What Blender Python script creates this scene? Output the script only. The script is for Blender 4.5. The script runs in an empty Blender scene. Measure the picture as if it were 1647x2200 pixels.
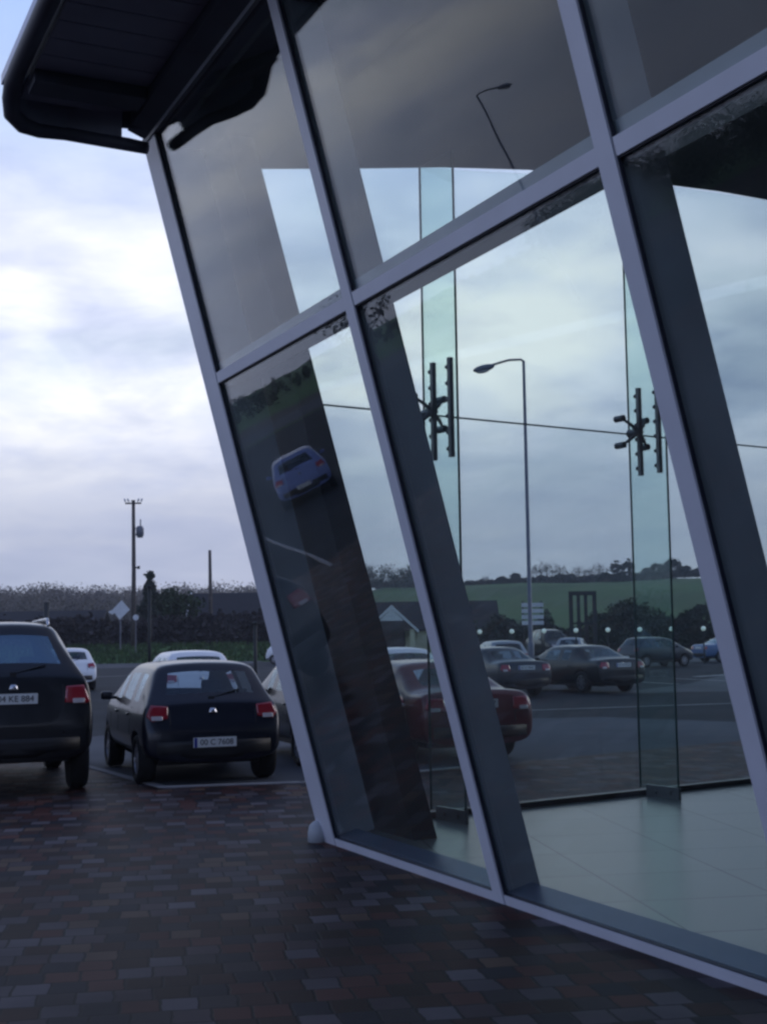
import bpy, bmesh, math, random
from mathutils import Vector, Matrix, noise
from mathutils.bvhtree import BVHTree
random.seed(7)
R = math.radians
C = bpy.context.scene.collection
scene = bpy.context.scene

# ------------------------------------------------------------------ camera
EYE = 1.75
cam_d = bpy.data.cameras.new('camera')
cam = bpy.data.objects.new('camera', cam_d)
C.objects.link(cam)
p_, r_ = 0.0934, -0.0153
Rt = Vector((1, 0, 0)); Fw = Vector((0, math.cos(p_), math.sin(p_))); Up = Vector((0, -math.sin(p_), math.cos(p_)))
R2 = math.cos(r_) * Rt + math.sin(r_) * Up
U2 = -math.sin(r_) * Rt + math.cos(r_) * Up
cam.matrix_world = Matrix(((R2.x, U2.x, -Fw.x, 0), (R2.y, U2.y, -Fw.y, 0), (R2.z, U2.z, -Fw.z, EYE), (0, 0, 0, 1)))
cam_d.sensor_fit = 'VERTICAL'
cam_d.sensor_height = 24.0
cam_d.lens = 2830.6 / 2200 * 24.0
cam_d.clip_start = 0.1
cam_d.clip_end = 3000
scene.camera = cam

# ------------------------------------------------------------------ world
SUN_EL, SUN_AZ = R(22), R(62)
world = bpy.data.worlds.new('World')
scene.world = world
world.use_nodes = True
nt = world.node_tree
nt.nodes.clear()
N = nt.nodes; LK = nt.links
def wn(t, **k):
    n = N.new(t)
    for a, b in k.items(): setattr(n, a, b)
    return n
out = wn('ShaderNodeOutputWorld')
sky = wn('ShaderNodeTexSky'); sky.sky_type = 'NISHITA'; sky.sun_disc = False
sky.sun_elevation = SUN_EL; sky.sun_rotation = SUN_AZ
bg_s = wn('ShaderNodeBackground'); bg_s.inputs[1].default_value = 0.08
LK.new(sky.outputs[0], bg_s.inputs[0])
tc = wn('ShaderNodeTexCoord')
sep = wn('ShaderNodeSeparateXYZ'); LK.new(tc.outputs['Generated'], sep.inputs[0])
def m(op, a, b=None, c=None, clamp=False):
    n = wn('ShaderNodeMath', operation=op); n.use_clamp = clamp
    for i, v in enumerate((a, b, c)):
        if v is None: continue
        if isinstance(v, (int, float)): n.inputs[i].default_value = v
        else: LK.new(v, n.inputs[i])
    return n.outputs[0]
zc = m('MAXIMUM', sep.outputs[2], 0.0)
den = m('ADD', zc, 0.22)
px = m('DIVIDE', sep.outputs[0], den); py = m('DIVIDE', sep.outputs[1], den)
comb = wn('ShaderNodeCombineXYZ'); LK.new(px, comb.inputs[0]); LK.new(py, comb.inputs[1])
def wnoise(scale, det, rough, off):
    mp = wn('ShaderNodeMapping'); mp.inputs['Location'].default_value = (off, off * .7, off * .3)
    LK.new(comb.outputs[0], mp.inputs[0])
    n = wn('ShaderNodeTexNoise'); n.inputs['Scale'].default_value = scale; n.inputs['Detail'].default_value = det
    n.inputs['Roughness'].default_value = rough; n.inputs['Distortion'].default_value = .25
    LK.new(mp.outputs[0], n.inputs['Vector'])
    return n.outputs[0]
def ramp(fac, stops):
    n = wn('ShaderNodeValToRGB'); e = n.color_ramp.elements
    while len(e) < len(stops): e.new(.5)
    for el, (p, c) in zip(e, stops):
        el.position = p; el.color = (*c, 1) if len(c) == 3 else c
    LK.new(fac, n.inputs[0]); return n.outputs[0]
def mixc(f, a, b, mode='MIX'):
    n = wn('ShaderNodeMix', data_type='RGBA', blend_type=mode)
    if isinstance(f, float): n.inputs[0].default_value = f
    else: LK.new(f, n.inputs[0])
    for i, v in ((6, a), (7, b)):
        if isinstance(v, tuple): n.inputs[i].default_value = (*v, 1)
        else: LK.new(v, n.inputs[i])
    return n.outputs[2]
cl = ramp(wnoise(1.55, 7, .52, 3.7), [(.30, (.40, .47, .61)), (.42, (.60, .67, .80)), (.52, (.76, .80, .94)), (.62, (.95, .96, 1.0))])
cl2 = ramp(wnoise(4.2, 5, .5, 9.1), [(.33, (.74, .77, .85)), (.6, (1.10, 1.09, 1.06))])
cl = mixc(1.0, cl, cl2, 'MULTIPLY')
# pale warm band low on the horizon
hz = ramp(zc, [(0.0, (.85, .85, .85)), (.09, (.8, .8, .8)), (.19, (0, 0, 0))])
cl = mixc(hz, cl, (.38, .42, .57))
# thinner cloud with blue showing higher up
blue = m('MULTIPLY', ramp(wnoise(.9, 4, .5, 1.3), [(.36, (0, 0, 0)), (.52, (1, 1, 1))]), ramp(zc, [(.27, (0, 0, 0)), (.46, (1, 1, 1))]))
cl = mixc(blue, cl, (.40, .56, .92))
# darker overhead; unseen sky at the side and rear brightened to light the frames
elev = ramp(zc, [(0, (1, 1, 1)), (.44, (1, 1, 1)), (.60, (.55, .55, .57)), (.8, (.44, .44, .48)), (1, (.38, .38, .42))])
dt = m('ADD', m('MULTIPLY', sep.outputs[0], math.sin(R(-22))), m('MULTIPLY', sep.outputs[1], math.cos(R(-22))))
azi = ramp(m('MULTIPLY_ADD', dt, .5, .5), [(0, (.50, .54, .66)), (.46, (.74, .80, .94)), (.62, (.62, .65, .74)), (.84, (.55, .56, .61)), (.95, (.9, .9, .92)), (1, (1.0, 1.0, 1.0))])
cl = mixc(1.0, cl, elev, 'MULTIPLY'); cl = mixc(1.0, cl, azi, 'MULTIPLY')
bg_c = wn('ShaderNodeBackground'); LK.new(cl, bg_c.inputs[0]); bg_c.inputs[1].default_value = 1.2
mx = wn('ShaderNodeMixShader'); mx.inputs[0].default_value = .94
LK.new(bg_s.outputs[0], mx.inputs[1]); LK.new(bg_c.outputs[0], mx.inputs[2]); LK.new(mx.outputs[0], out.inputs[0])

sun_d = bpy.data.lights.new('sun', 'SUN'); sun_d.energy = 0.5; sun_d.angle = R(26); sun_d.color = (1.0, .93, .9)
sun = bpy.data.objects.new('sun', sun_d); C.objects.link(sun)
sv = Vector((math.sin(SUN_AZ) * math.cos(SUN_EL), math.cos(SUN_AZ) * math.cos(SUN_EL), math.sin(SUN_EL)))
sun.rotation_euler = (-sv).to_track_quat('-Z', 'Y').to_euler()
scene.view_settings.view_transform = 'Standard'; scene.view_settings.look = 'None'
scene.view_settings.exposure = 0.18; scene.view_settings.gamma = 1.0
scene.render.engine = 'CYCLES'
scene.cycles.pixel_filter_type = 'BLACKMAN_HARRIS'; scene.cycles.filter_width = 2.6
scene.cycles.max_bounces = 10; scene.cycles.transparent_max_bounces = 24
scene.cycles.caustics_reflective = False; scene.cycles.caustics_refractive = False

# ------------------------------------------------------------------ materials
def mat(name, col, rough=.6, metal=0, spec=.5, var=.0, vscale=6., bump=0., bscale=30., coat=0.):
    mt = bpy.data.materials.new(name); mt.use_nodes = True
    t = mt.node_tree; b = t.nodes['Principled BSDF']
    b.inputs['Base Color'].default_value = (*col, 1); b.inputs['Roughness'].default_value = rough
    b.inputs['Metallic'].default_value = metal; b.inputs['Specular IOR Level'].default_value = spec
    b.inputs['Coat Weight'].default_value = coat; b.inputs['Coat Roughness'].default_value = .06
    co = t.nodes.new('ShaderNodeTexCoord')
    if var:
        n = t.nodes.new('ShaderNodeTexNoise'); n.inputs['Scale'].default_value = vscale; n.inputs['Detail'].default_value = 6
        t.links.new(co.outputs['Object'], n.inputs['Vector'])
        r = t.nodes.new('ShaderNodeValToRGB'); e = r.color_ramp.elements
        e[0].position = .3; e[1].position = .72
        e[0].color = (*[c * (1 - var) for c in col], 1); e[1].color = (*[min(1, c * (1 + var)) for c in col], 1)
        t.links.new(n.outputs[0], r.inputs[0]); t.links.new(r.outputs[0], b.inputs['Base Color'])
    if bump:
        n = t.nodes.new('ShaderNodeTexNoise'); n.inputs['Scale'].default_value = bscale; n.inputs['Detail'].default_value = 4
        t.links.new(co.outputs['Object'], n.inputs['Vector'])
        bp = t.nodes.new('ShaderNodeBump'); bp.inputs['Strength'].default_value = bump; bp.inputs['Distance'].default_value = .02
        t.links.new(n.outputs[0], bp.inputs['Height']); t.links.new(bp.outputs[0], b.inputs['Normal'])
    return mt
def glass(name, tint, f0=.06, power=5., rough=0.0, gcol=(1, 1, 1)):
    mt = bpy.data.materials.new(name); mt.use_nodes = True
    t = mt.node_tree; t.nodes.clear()
    o = t.nodes.new('ShaderNodeOutputMaterial'); tr = t.nodes.new('ShaderNodeBsdfTransparent'); tr.inputs[0].default_value = (*tint, 1)
    gl = t.nodes.new('ShaderNodeBsdfGlossy'); gl.inputs['Roughness'].default_value = rough; gl.inputs[0].default_value = (*gcol, 1)
    lw = t.nodes.new('ShaderNodeLayerWeight'); lw.inputs[0].default_value = .5
    pw = t.nodes.new('ShaderNodeMath'); pw.operation = 'POWER'; pw.inputs[1].default_value = power
    ma = t.nodes.new('ShaderNodeMath'); ma.operation = 'MULTIPLY_ADD'; ma.inputs[1].default_value = 1 - f0; ma.inputs[2].default_value = f0
    mx = t.nodes.new('ShaderNodeMixShader')
    t.links.new(lw.outputs['Facing'], pw.inputs[0]); t.links.new(pw.outputs[0], ma.inputs[0])
    t.links.new(ma.outputs[0], mx.inputs[0]); t.links.new(tr.outputs[0], mx.inputs[1]); t.links.new(gl.outputs[0], mx.inputs[2])
    t.links.new(mx.outputs[0], o.inputs[0])
    return mt
def wavy(mt):
    t = mt.node_tree; co = t.nodes.new('ShaderNodeTexCoord'); n = t.nodes.new('ShaderNodeTexNoise'); n.inputs['Scale'].default_value = .9
    bp = t.nodes.new('ShaderNodeBump'); bp.inputs['Strength'].default_value = .25; bp.inputs['Distance'].default_value = .004
    t.links.new(co.outputs['Object'], n.inputs['Vector']); t.links.new(n.outputs[0], bp.inputs['Height'])
    for g in t.nodes:
        if g.type == 'BSDF_GLOSSY': t.links.new(bp.outputs[0], g.inputs['Normal'])
    return mt
def paving_mat():
    mt = bpy.data.materials.new('block_paving'); mt.use_nodes = True
    t = mt.node_tree; b = t.nodes['Principled BSDF']; L = t.links
    def nn(ty, **k):
        n = t.nodes.new(ty)
        for a, v in k.items(): setattr(n, a, v)
        return n
    def mm(op, a, b_=None, c=None):
        n = nn('ShaderNodeMath', operation=op)
        for i, v in enumerate((a, b_, c)):
            if v is None: continue
            if isinstance(v, (int, float)): n.inputs[i].default_value = v
            else: L.new(v, n.inputs[i])
        return n.outputs[0]
    co = nn('ShaderNodeTexCoord'); mp = nn('ShaderNodeMapping'); mp.inputs['Rotation'].default_value = (0, 0, R(-10))
    L.new(co.outputs['Object'], mp.inputs[0])
    wob = nn('ShaderNodeTexNoise'); wob.inputs['Scale'].default_value = 9; L.new(mp.outputs[0], wob.inputs['Vector'])
    s = nn('ShaderNodeSeparateXYZ'); L.new(mp.outputs[0], s.inputs[0])
    wv = mm('MULTIPLY_ADD', wob.outputs[0], .03, -.015)
    RH, BW = .215, .185
    v = mm('DIVIDE', mm('ADD', s.outputs[1], wv), RH); row = mm('FLOOR', v); fv = mm('FRACT', v)
    rn = nn('ShaderNodeTexWhiteNoise', noise_dimensions='1D'); L.new(row, rn.inputs['W'])
    u0 = mm('DIVIDE', mm('ADD', s.outputs[0], wv), BW); u = mm('ADD', u0, mm('MULTIPLY', rn.outputs[0], 7.3))
    col = mm('FLOOR', u); fu = mm('FRACT', u)
    # some pairs of cells merge or split: gives the mixed block sizes
    cb = nn('ShaderNodeCombineXYZ'); L.new(col, cb.inputs[0]); L.new(row, cb.inputs[1])
    wn2 = nn('ShaderNodeTexWhiteNoise', noise_dimensions='2D'); L.new(cb.outputs[0], wn2.inputs['Vector'])
    edge = mm('MINIMUM', mm('MINIMUM', mm('MULTIPLY', fu, BW), mm('MULTIPLY', mm('SUBTRACT', 1, fu), BW)),
              mm('MINIMUM', mm('MULTIPLY', fv, RH), mm('MULTIPLY', mm('SUBTRACT', 1, fv), RH)))
    r = nn('ShaderNodeValToRGB'); r.color_ramp.interpolation = 'CONSTANT'
    cols = [(0, (.036, .022, .020)), (.14, (.080, .034, .030)), (.26, (.028, .027, .036)), (.38, (.098, .046, .040)), (.47, (.050, .042, .046)),
            (.57, (.094, .083, .094)), (.67, (.050, .026, .024)), (.76, (.078, .060, .066)), (.86, (.128, .116, .132)), (.94, (.125, .084, .064))]
    e = r.color_ramp.elements
    while len(e) < len(cols): e.new(.5)
    for el, (p, c) in zip(e, cols): el.position = p; el.color = (*c, 1)
    L.new(wn2.outputs[0], r.inputs[0])
    dirt = nn('ShaderNodeTexNoise'); dirt.inputs['Scale'].default_value = 1.1; dirt.inputs['Detail'].default_value = 7; L.new(co.outputs['Object'], dirt.inputs['Vector'])
    dr = nn('ShaderNodeValToRGB'); dr.color_ramp.elements[0].position = .3; dr.color_ramp.elements[0].color = (.52, .50, .54, 1); dr.color_ramp.elements[1].position = .7; dr.color_ramp.elements[1].color = (1.1, 1.08, 1.05, 1)
    L.new(dirt.outputs[0], dr.inputs[0])
    gr = nn('ShaderNodeTexNoise'); gr.inputs['Scale'].default_value = 90; gr.inputs['Detail'].default_value = 3; L.new(co.outputs['Object'], gr.inputs['Vector'])
    m1 = nn('ShaderNodeMix', data_type='RGBA', blend_type='MULTIPLY'); m1.inputs[0].default_value = 1; L.new(r.outputs[0], m1.inputs[6]); L.new(dr.outputs[0], m1.inputs[7])
    mask = nn('ShaderNodeMapRange'); mask.interpolation_type = 'SMOOTHSTEP'; mask.inputs[1].default_value = .003; mask.inputs[2].default_value = .011; L.new(edge, mask.inputs[0])
    m2 = nn('ShaderNodeMix', data_type='RGBA'); m2.inputs[6].default_value = (.017, .016, .017, 1); L.new(mask.outputs[0], m2.inputs[0]); L.new(m1.outputs[2], m2.inputs[7])
    L.new(m2.outputs[2], b.inputs['Base Color'])
    h = mm('ADD', mm('MULTIPLY', mask.outputs[0], .8), mm('ADD', mm('MULTIPLY', gr.outputs[0], .25), mm('MULTIPLY', wn2.outputs[0], .25)))
    bp = nn('ShaderNodeBump'); bp.inputs['Strength'].default_value = .45; bp.inputs['Distance'].default_value = .004; L.new(h, bp.inputs['Height']); L.new(bp.outputs[0], b.inputs['Normal'])
    b.inputs['Roughness'].default_value = .6; b.inputs['Specular IOR Level'].default_value = .10
    return mt
def tile_mat():
    mt = mat('floor_tile', (.42, .47, .44), .28, spec=.5)
    t = mt.node_tree; b = t.nodes['Principled BSDF']; L = t.links
    co = t.nodes['Texture Coordinate']; mp = t.nodes.new('ShaderNodeMapping'); mp.inputs['Rotation'].default_value = (0, 0, R(-8))
    br = t.nodes.new('ShaderNodeTexBrick'); br.offset = 0; br.inputs['Scale'].default_value = 1
    br.inputs['Brick Width'].default_value = .9; br.inputs['Row Height'].default_value = .9; br.inputs['Mortar Size'].default_value = .009
    br.inputs['Color1'].default_value = (.27, .30, .275, 1); br.inputs['Color2'].default_value = (.22, .255, .24, 1); br.inputs['Mortar'].default_value = (.05, .06, .06, 1)
    L.new(co.outputs['Object'], mp.inputs[0]); L.new(mp.outputs[0], br.inputs['Vector']); L.new(br.outputs[0], b.inputs['Base Color'])
    return mt
def asphalt_mat(name, c1, c2, rough=.75):
    mt = mat(name, c1, rough, spec=.08, bump=.35, bscale=60)
    t = mt.node_tree; b = t.nodes['Principled BSDF']; L = t.links; co = t.nodes['Texture Coordinate']
    n = t.nodes.new('ShaderNodeTexNoise'); n.inputs['Scale'].default_value = .35; n.inputs['Detail'].default_value = 9; n.inputs['Roughness'].default_value = .65
    L.new(co.outputs['Object'], n.inputs['Vector'])
    r = t.nodes.new('ShaderNodeValToRGB'); r.color_ramp.elements[0].position = .35; r.color_ramp.elements[1].position = .65
    r.color_ramp.elements[0].color = (*c1, 1); r.color_ramp.elements[1].color = (*c2, 1)
    L.new(n.outputs[0], r.inputs[0]); L.new(r.outputs[0], b.inputs['Base Color'])
    return mt
M = {
 'alu': mat('silver_aluminium', (.70, .72, .82), .42, metal=.1, spec=.5, var=.05, vscale=3),
 'gasket': mat('black_gasket', (.012, .015, .03), .5),
 'steel': mat('grey_painted_steel', (.36, .39, .43), .45, var=.15, vscale=2),
 'pier': mat('dark_cladding', (.022, .022, .026), .5, var=.35, vscale=3, bump=.1),
 'soffit': mat('dark_metal_soffit', (.30, .31, .38), .5, var=.15, vscale=1.5),
 'soffit2': mat('black_bulkhead', (.06, .065, .09), .55, var=.2, vscale=2),
 'fascia': mat('blue_grey_fascia', (.10, .20, .50), .3, spec=.5),
 'ceiling': mat('interior_ceiling', (.055, .06, .06), .8, var=.1, vscale=.6),
 'wall': mat('interior_wall', (.2, .2, .21), .8, var=.1, vscale=.5),
 'pane': wavy(glass('window_pane', (.95, .985, .985), .05, 4.2)),
 'clear': glass('frameless_glass', (.93, .97, .96), .04, 5),
 'fin': glass('green_glass_fin', (.88, .96, .935), .05, 5),
 'edge': mat('glass_edge', (.06, .13, .12), .2),
 'ss': mat('stainless_fitting', (.16, .18, .19), .35, metal=.3),
 'tile': tile_mat(),
 'sill': mat('interior_sill', (.12, .16, .24), .35, var=.05),
 'paving': paving_mat(),
 'asphalt': asphalt_mat('asphalt', (.020, .025, .032), (.036, .043, .052)),
 'bay': asphalt_mat('parking_bay', (.075, .085, .10), (.11, .12, .14)),
 'road': asphalt_mat('road', (.07, .078, .09), (.11, .118, .13)),
 'concrete': asphalt_mat('pale_concrete', (.08, .09, .098), (.14, .15, .158)),
 'earth': mat('bare_earth', (.040, .034, .030), .95, var=.4, vscale=.15),
 'kerb': mat('kerb_stone', (.30, .30, .31), .8, var=.2, vscale=3),
 'line': mat('road_paint', (.42, .43, .42), .7, var=.3, vscale=5),
 'grass': mat('grass_green', (.035, .075, .018), .9, var=.5, vscale=1.2),
 'field': mat('field_green', (.045, .120, .020), .95, var=.3, vscale=.03),
 'tyre': mat('tyre_rubber', (.012, .012, .013), .8, bump=.2),
 'rim': mat('alloy_rim', (.42, .42, .45), .3, metal=.8),
 'plastic': mat('black_plastic', (.014, .014, .016), .55),
 'carglass': glass('car_glass', (.74, .81, .84), .08, 4.0, gcol=(.85, .95, 1)),
 'tintglass': glass('tinted_car_glass', (.45, .58, .66), .26, 4.0, gcol=(.62, .85, 1)),
 'seat': mat('seat_fabric', (.02, .02, .024), .9, var=.2),
 'redlight': mat('red_lamp_lens', (.33, .012, .025), .15, coat=1),
 'clearlight': mat('clear_lamp_lens', (.55, .5, .5), .15, coat=1),
 'chrome': mat('chrome', (.6, .6, .62), .15, metal=1),
 'plate': mat('number_plate_white', (.80, .82, .80), .4),
 'ink': mat('plate_ink', (.01, .01, .012), .6),
 'plateblue': mat('plate_blue', (.03, .05, .3), .5),
 'wood': mat('weathered_pole', (.10, .085, .075), .85, var=.3, vscale=3),
 'metalpost': mat('galvanised_post', (.17, .18, .22), .5, metal=.2, var=.1),
 'darkpost': mat('dark_post', (.015, .02, .02), .6),
 'white': mat('white_paint', (.80, .82, .82), .5, var=.08),
 'cream': mat('cream_render', (.62, .60, .42), .85, var=.12, vscale=2),
 'roof': mat('slate_roof', (.014, .013, .015), .6, var=.25, vscale=2, bump=.3, bscale=8),
 'dark': mat('dark_opening', (.012, .014, .016), .4),
 'signgrey': mat('sign_back_grey', (.70, .72, .74), .5, var=.1),
 'bark': mat('bark', (.045, .036, .03), .9, var=.3),
 'leafdark': mat('dark_leaf', (.034, .052, .036), .9, var=.6, vscale=.8),
 'leafgreen': mat('green_leaf', (.03, .055, .018), .9, var=.6, vscale=.9),
 'leafbrown': mat('brown_wood_leaf', (.18, .16, .14), .95, var=.5, vscale=.12),
 'twig': mat('bare_twig', (.10, .09, .08), .95, var=.3),
 'hedge': mat('hedge_leaf', (.040, .034, .034), .9, var=.6, vscale=.7),
}
M['globe'] = mat('lit_globe', (.8, .82, .8), .3)
M['globe'].node_tree.nodes['Principled BSDF'].inputs['Emission Color'].default_value = (.8, 1, .97, 1)
M['globe'].node_tree.nodes['Principled BSDF'].inputs['Emission Strength'].default_value = .22
def paint(name, c, rough=.28):
    return mat(name, c, rough, spec=.45, coat=.35, var=.04, vscale=1)

# ------------------------------------------------------------------ helpers
def link(name, me, mt=None, parent=None, smooth=False):
    o = bpy.data.objects.new(name, me); C.objects.link(o)
    if mt is not None and not me.materials: me.materials.append(mt)
    if parent is not None: o.parent = parent
    if smooth:
        for p in me.polygons: p.use_smooth = True
    return o
def tag(o, label, cat, group=None):
    o['label'] = label; o['category'] = cat
    if group: o['group'] = group
    return o
def empty(name, loc=(0, 0, 0), rz=0.):
    o = bpy.data.objects.new(name, None); C.objects.link(o); o.location = loc; o.rotation_euler = (0, 0, rz); return o
def struct(o): o['kind'] = 'structure'; return o
class MB:
    def __init__(s): s.bm = bmesh.new()
    def box(s, c, size, mtx=None, bev=0):
        r = bmesh.ops.create_cube(s.bm, size=1)
        mt = Matrix.Translation(c) @ Matrix.Diagonal((*size, 1))
        if mtx is not None: mt = mtx @ mt
        bmesh.ops.transform(s.bm, matrix=mt, verts=r['verts'])
        if bev:
            es = set(e for v in r['verts'] for e in v.link_edges)
            bmesh.ops.bevel(s.bm, geom=list(es), offset=bev, segments=2, affect='EDGES', profile=.6)
        return s
    def hexa(s, p):     # 8 points: bottom ring 0-3, top ring 4-7
        v = [s.bm.verts.new(q) for q in p]
        for f in ((3, 2, 1, 0), (4, 5, 6, 7), (0, 1, 5, 4), (1, 2, 6, 5), (2, 3, 7, 6), (3, 0, 4, 7)): s.bm.faces.new([v[i] for i in f])
        return s
    def tube(s, pts, rad, n=10, cap=True):
        pts = [Vector(p) for p in pts]; rings = []
        rads = rad if isinstance(rad, (list, tuple)) else [rad] * len(pts)
        prev = None
        for i, p in enumerate(pts):
            d = (pts[min(i + 1, len(pts) - 1)] - pts[max(i - 1, 0)]).normalized()
            if prev is None:
                a = d.cross(Vector((0, 0, 1)))
                if a.length < .1: a = d.cross(Vector((1, 0, 0)))
            else: a = prev - d * prev.dot(d)
            a.normalize(); prev = a; b = d.cross(a)
            rings.append([s.bm.verts.new(p + (a * math.cos(k * 2 * math.pi / n) + b * math.sin(k * 2 * math.pi / n)) * rads[i]) for k in range(n)])
        for r1, r2 in zip(rings, rings[1:]):
            for k in range(n): s.bm.faces.new((r1[k], r1[(k + 1) % n], r2[(k + 1) % n], r2[k]))
        if cap: s.bm.faces.new(rings[0][::-1]); s.bm.faces.new(rings[-1])
        return s
    def lathe(s, prof, n=24, mtx=None):     # profile (r, z)
        rings = []
        for r, z in prof:
            ring = []
            for k in range(n):
                a = 2 * math.pi * k / n; p = Vector((r * math.cos(a), r * math.sin(a), z))
                ring.append(s.bm.verts.new(mtx @ p if mtx is not None else p))
            rings.append(ring)
        for r1, r2 in zip(rings, rings[1:]):
            for k in range(n): s.bm.faces.new((r1[k], r1[(k + 1) % n], r2[(k + 1) % n], r2[k]))
        s.bm.faces.new(rings[0][::-1]); s.bm.faces.new(rings[-1])
        return s
    def poly(s, pts): s.bm.faces.new([s.bm.verts.new(p) for p in pts]); return s
    def prism(s, pts, vec):
        a = [s.bm.verts.new(p) for p in pts]; b = [s.bm.verts.new(Vector(p) + Vector(vec)) for p in pts]
        n = len(pts); s.bm.faces.new(a[::-1]); s.bm.faces.new(b)
        for i in range(n): s.bm.faces.new((a[i], a[(i + 1) % n], b[(i + 1) % n], b[i]))
        return s
    def build(s, name, mt, parent=None, smooth=False, recalc=True):
        if recalc: bmesh.ops.recalc_face_normals(s.bm, faces=s.bm.faces[:])
        me = bpy.data.meshes.new(name); s.bm.to_mesh(me); s.bm.free()
        return link(name, me, mt, parent, smooth)

# ------------------------------------------------------------------ building frame: s along the leaning facade (towards us), t inwards, z up
A = Vector((-.500, 11.323, 0)); TH = .4422; LEAN = .2571
dv = Vector((math.sin(TH), -math.cos(TH), 0)); ev = Vector((math.cos(TH), math.sin(TH), 0))
tl = math.tan(LEAN)
def B(s, t, z): return A + dv * s + ev * t + Vector((0, 0, z))
mv = -ev * math.sin(LEAN) + Vector((0, 0, math.cos(LEAN)))      # up along the leaning plane
nv = -ev * math.cos(LEAN) - Vector((0, 0, math.sin(LEAN)))      # outwards normal
def F(s, n, h): return A + dv * s + nv * (n - .032) + mv * h              # facade frame: along, out of the glass, up the slope
HEAD = 6.10     # slope length up to the head (z = 5.9)
W = 2.852; NB = 4

# far wall frame: u along the far glazing, w inwards
fo = B(-.32, 0, 0)
fu = (dv * -.1411 + ev * .99).normalized(); fw = (dv * .99 + ev * .1411).normalized()
def G(u, w, z): return fo + fu * u + fw * w + Vector((0, 0, z))
def ceil_z(u):      # the roof rises in a shallow curve away from the leaning facade
    P = [(-3.2, 5.78), (-1.6, 5.80), (-.5, 5.88), (.5, 6.07), (1.5, 6.27), (2.6, 6.45), (4.0, 6.60), (5.4, 6.72), (7, 6.80), (12, 6.9)]
    for (a, b), (c, d) in zip(P, P[1:]):
        if u <= c: return b + (d - b) * (u - a) / (c - a)
    return P[-1][1]

# ------------------------------------------------------------------ ground
def height(x, y):
    r = math.hypot(x, y); az = math.degrees(math.atan2(x, y))
    h = 0
    left = min(1, max(0, (-x - 2) / 5.)) * min(1, max(0, (az + 38) / 6.)) if x < 0 else 0
    if y > 0 and left > 0:
        h += 1.15 * left * min(1, max(0, (r - 99) / 6.))
    k = min(1, max(0, (r - 150) / 230.)); k = k * k * (3 - 2 * k)
    top = 6.0 + 9.0 * min(1, max(0, (az + 4.5) / 4.))
    if az < -35 or az > 60: top = 2.0
    top += 2.0 * noise.noise(Vector((x * .006, y * .006, 3))) + 1.2 * noise.noise(Vector((x * .03, y * .03, 1)))
    h += k * top
    if r > 420: h -= min(1, (r - 420) / 500.) * 10
    return h
bm = bmesh.new(); rings = []
radii = [0, 20, 45, 70, 90, 99, 101, 103, 105, 112, 130, 150, 175, 200, 230, 260, 290, 320, 350, 380, 420, 520, 700, 1000, 1600]
NA = 180
c0 = bm.verts.new((0, 0, 0)); prev = None
for r in radii[1:]:
    ring = [bm.verts.new((r * math.sin(a * 2 * math.pi / NA), r * math.cos(a * 2 * math.pi / NA), height(r * math.sin(a * 2 * math.pi / NA), r * math.cos(a * 2 * math.pi / NA)))) for a in range(NA)]
    for k in range(NA):
        if prev is None: bm.faces.new((c0, ring[(k + 1) % NA], ring[k]))
        else: bm.faces.new((prev[k], prev[(k + 1) % NA], ring[(k + 1) % NA], ring[k]))
    prev = ring
me = bpy.data.meshes.new('ground'); bm.to_mesh(me); bm.free()
struct(link('ground', me, M['field'], smooth=True))
def sheet(name, pts, z, mt):
    b = MB(); b.poly([(x, y, z) for x, y in pts]); o = b.build(name, mt, recalc=False)
    for p in o.data.polygons:
        if p.normal.z < 0: o.data.flip_normals()
    return struct(o)
sheet('car_park', [(-75, -40), (45, -40), (45, 112), (-3, 112), (-3, 98), (-75, 64)], .004, M['asphalt'])
sheet('road', [(-120, 60), (-9, 83), (-9, 97.5), (-25, 95.5), (-120, 80)], .008, M['road'])
sheet('paving', [(-40, -10), (30, -10), (30, 21.1), (5.66, 21.1), (1.69, 18.07), (-1.02, 16.02), (-2.67, 15.76), (-4.1, 18.33), (-6.2, 22.5), (-9, 23), (-12.5, 20.8), (-40, 19)], .012, M['paving'])
sheet('parking_bay', [(-2.67, 15.76), (-1.02, 16.02), (1.69, 18.07), (5.66, 21.1), (9, 23.2), (4.4, 27.5), (-4.0, 26.5), (-6.2, 22.5)], .008, M['bay'])
sheet('pale_lot', [(6.2, 37.5), (12, 38.5), (26, 62), (18, 64), (10, 44)], .008, M['concrete'])
sheet('pale_lot', [(9, 75), (30, 75), (34, 100), (12, 100)], .008, M['concrete'])
def kerb(pts, w=.13, h=.03, mt='kerb', name='kerb', z0=.0):
    b = MB()
    for (x0, y0), (x1, y1) in zip(pts, pts[1:]):
        d = Vector((x1 - x0, y1 - y0, 0)); L_ = d.length; d.normalize(); an = math.atan2(d.y, d.x)
        b.box((0, 0, z0 + h / 2), (L_ + w * .5, w, h), Matrix.Translation(((x0 + x1) / 2, (y0 + y1) / 2, 0)) @ Matrix.Rotation(an, 4, 'Z'), bev=min(.008, h * .3))
    return struct(b.build(name, M[mt]))
kerb([(-4.9, 19.9), (-4.1, 18.33), (-2.67, 15.76)], .11, .028)
kerb([(-2.67, 15.70), (-1.02, 15.96), (.9, 17.4)], .11, .028)
kerb([(-11.6, 20.2), (-13.2, 22.0), (-15.0, 24.2), (-16.9, 26.5), (-18.9, 28.8)], .08, .03)
def stripe(p0, p1, w=.11):
    kerb([p0, p1], w, .003, 'line', 'painted_line', .009)
stripe((2.6, 30.0), (9.6, 32.2)); stripe((-14, 62), (-7.5, 69)); stripe((11.8, 50.5), (14.2, 53.0), .35)
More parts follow.
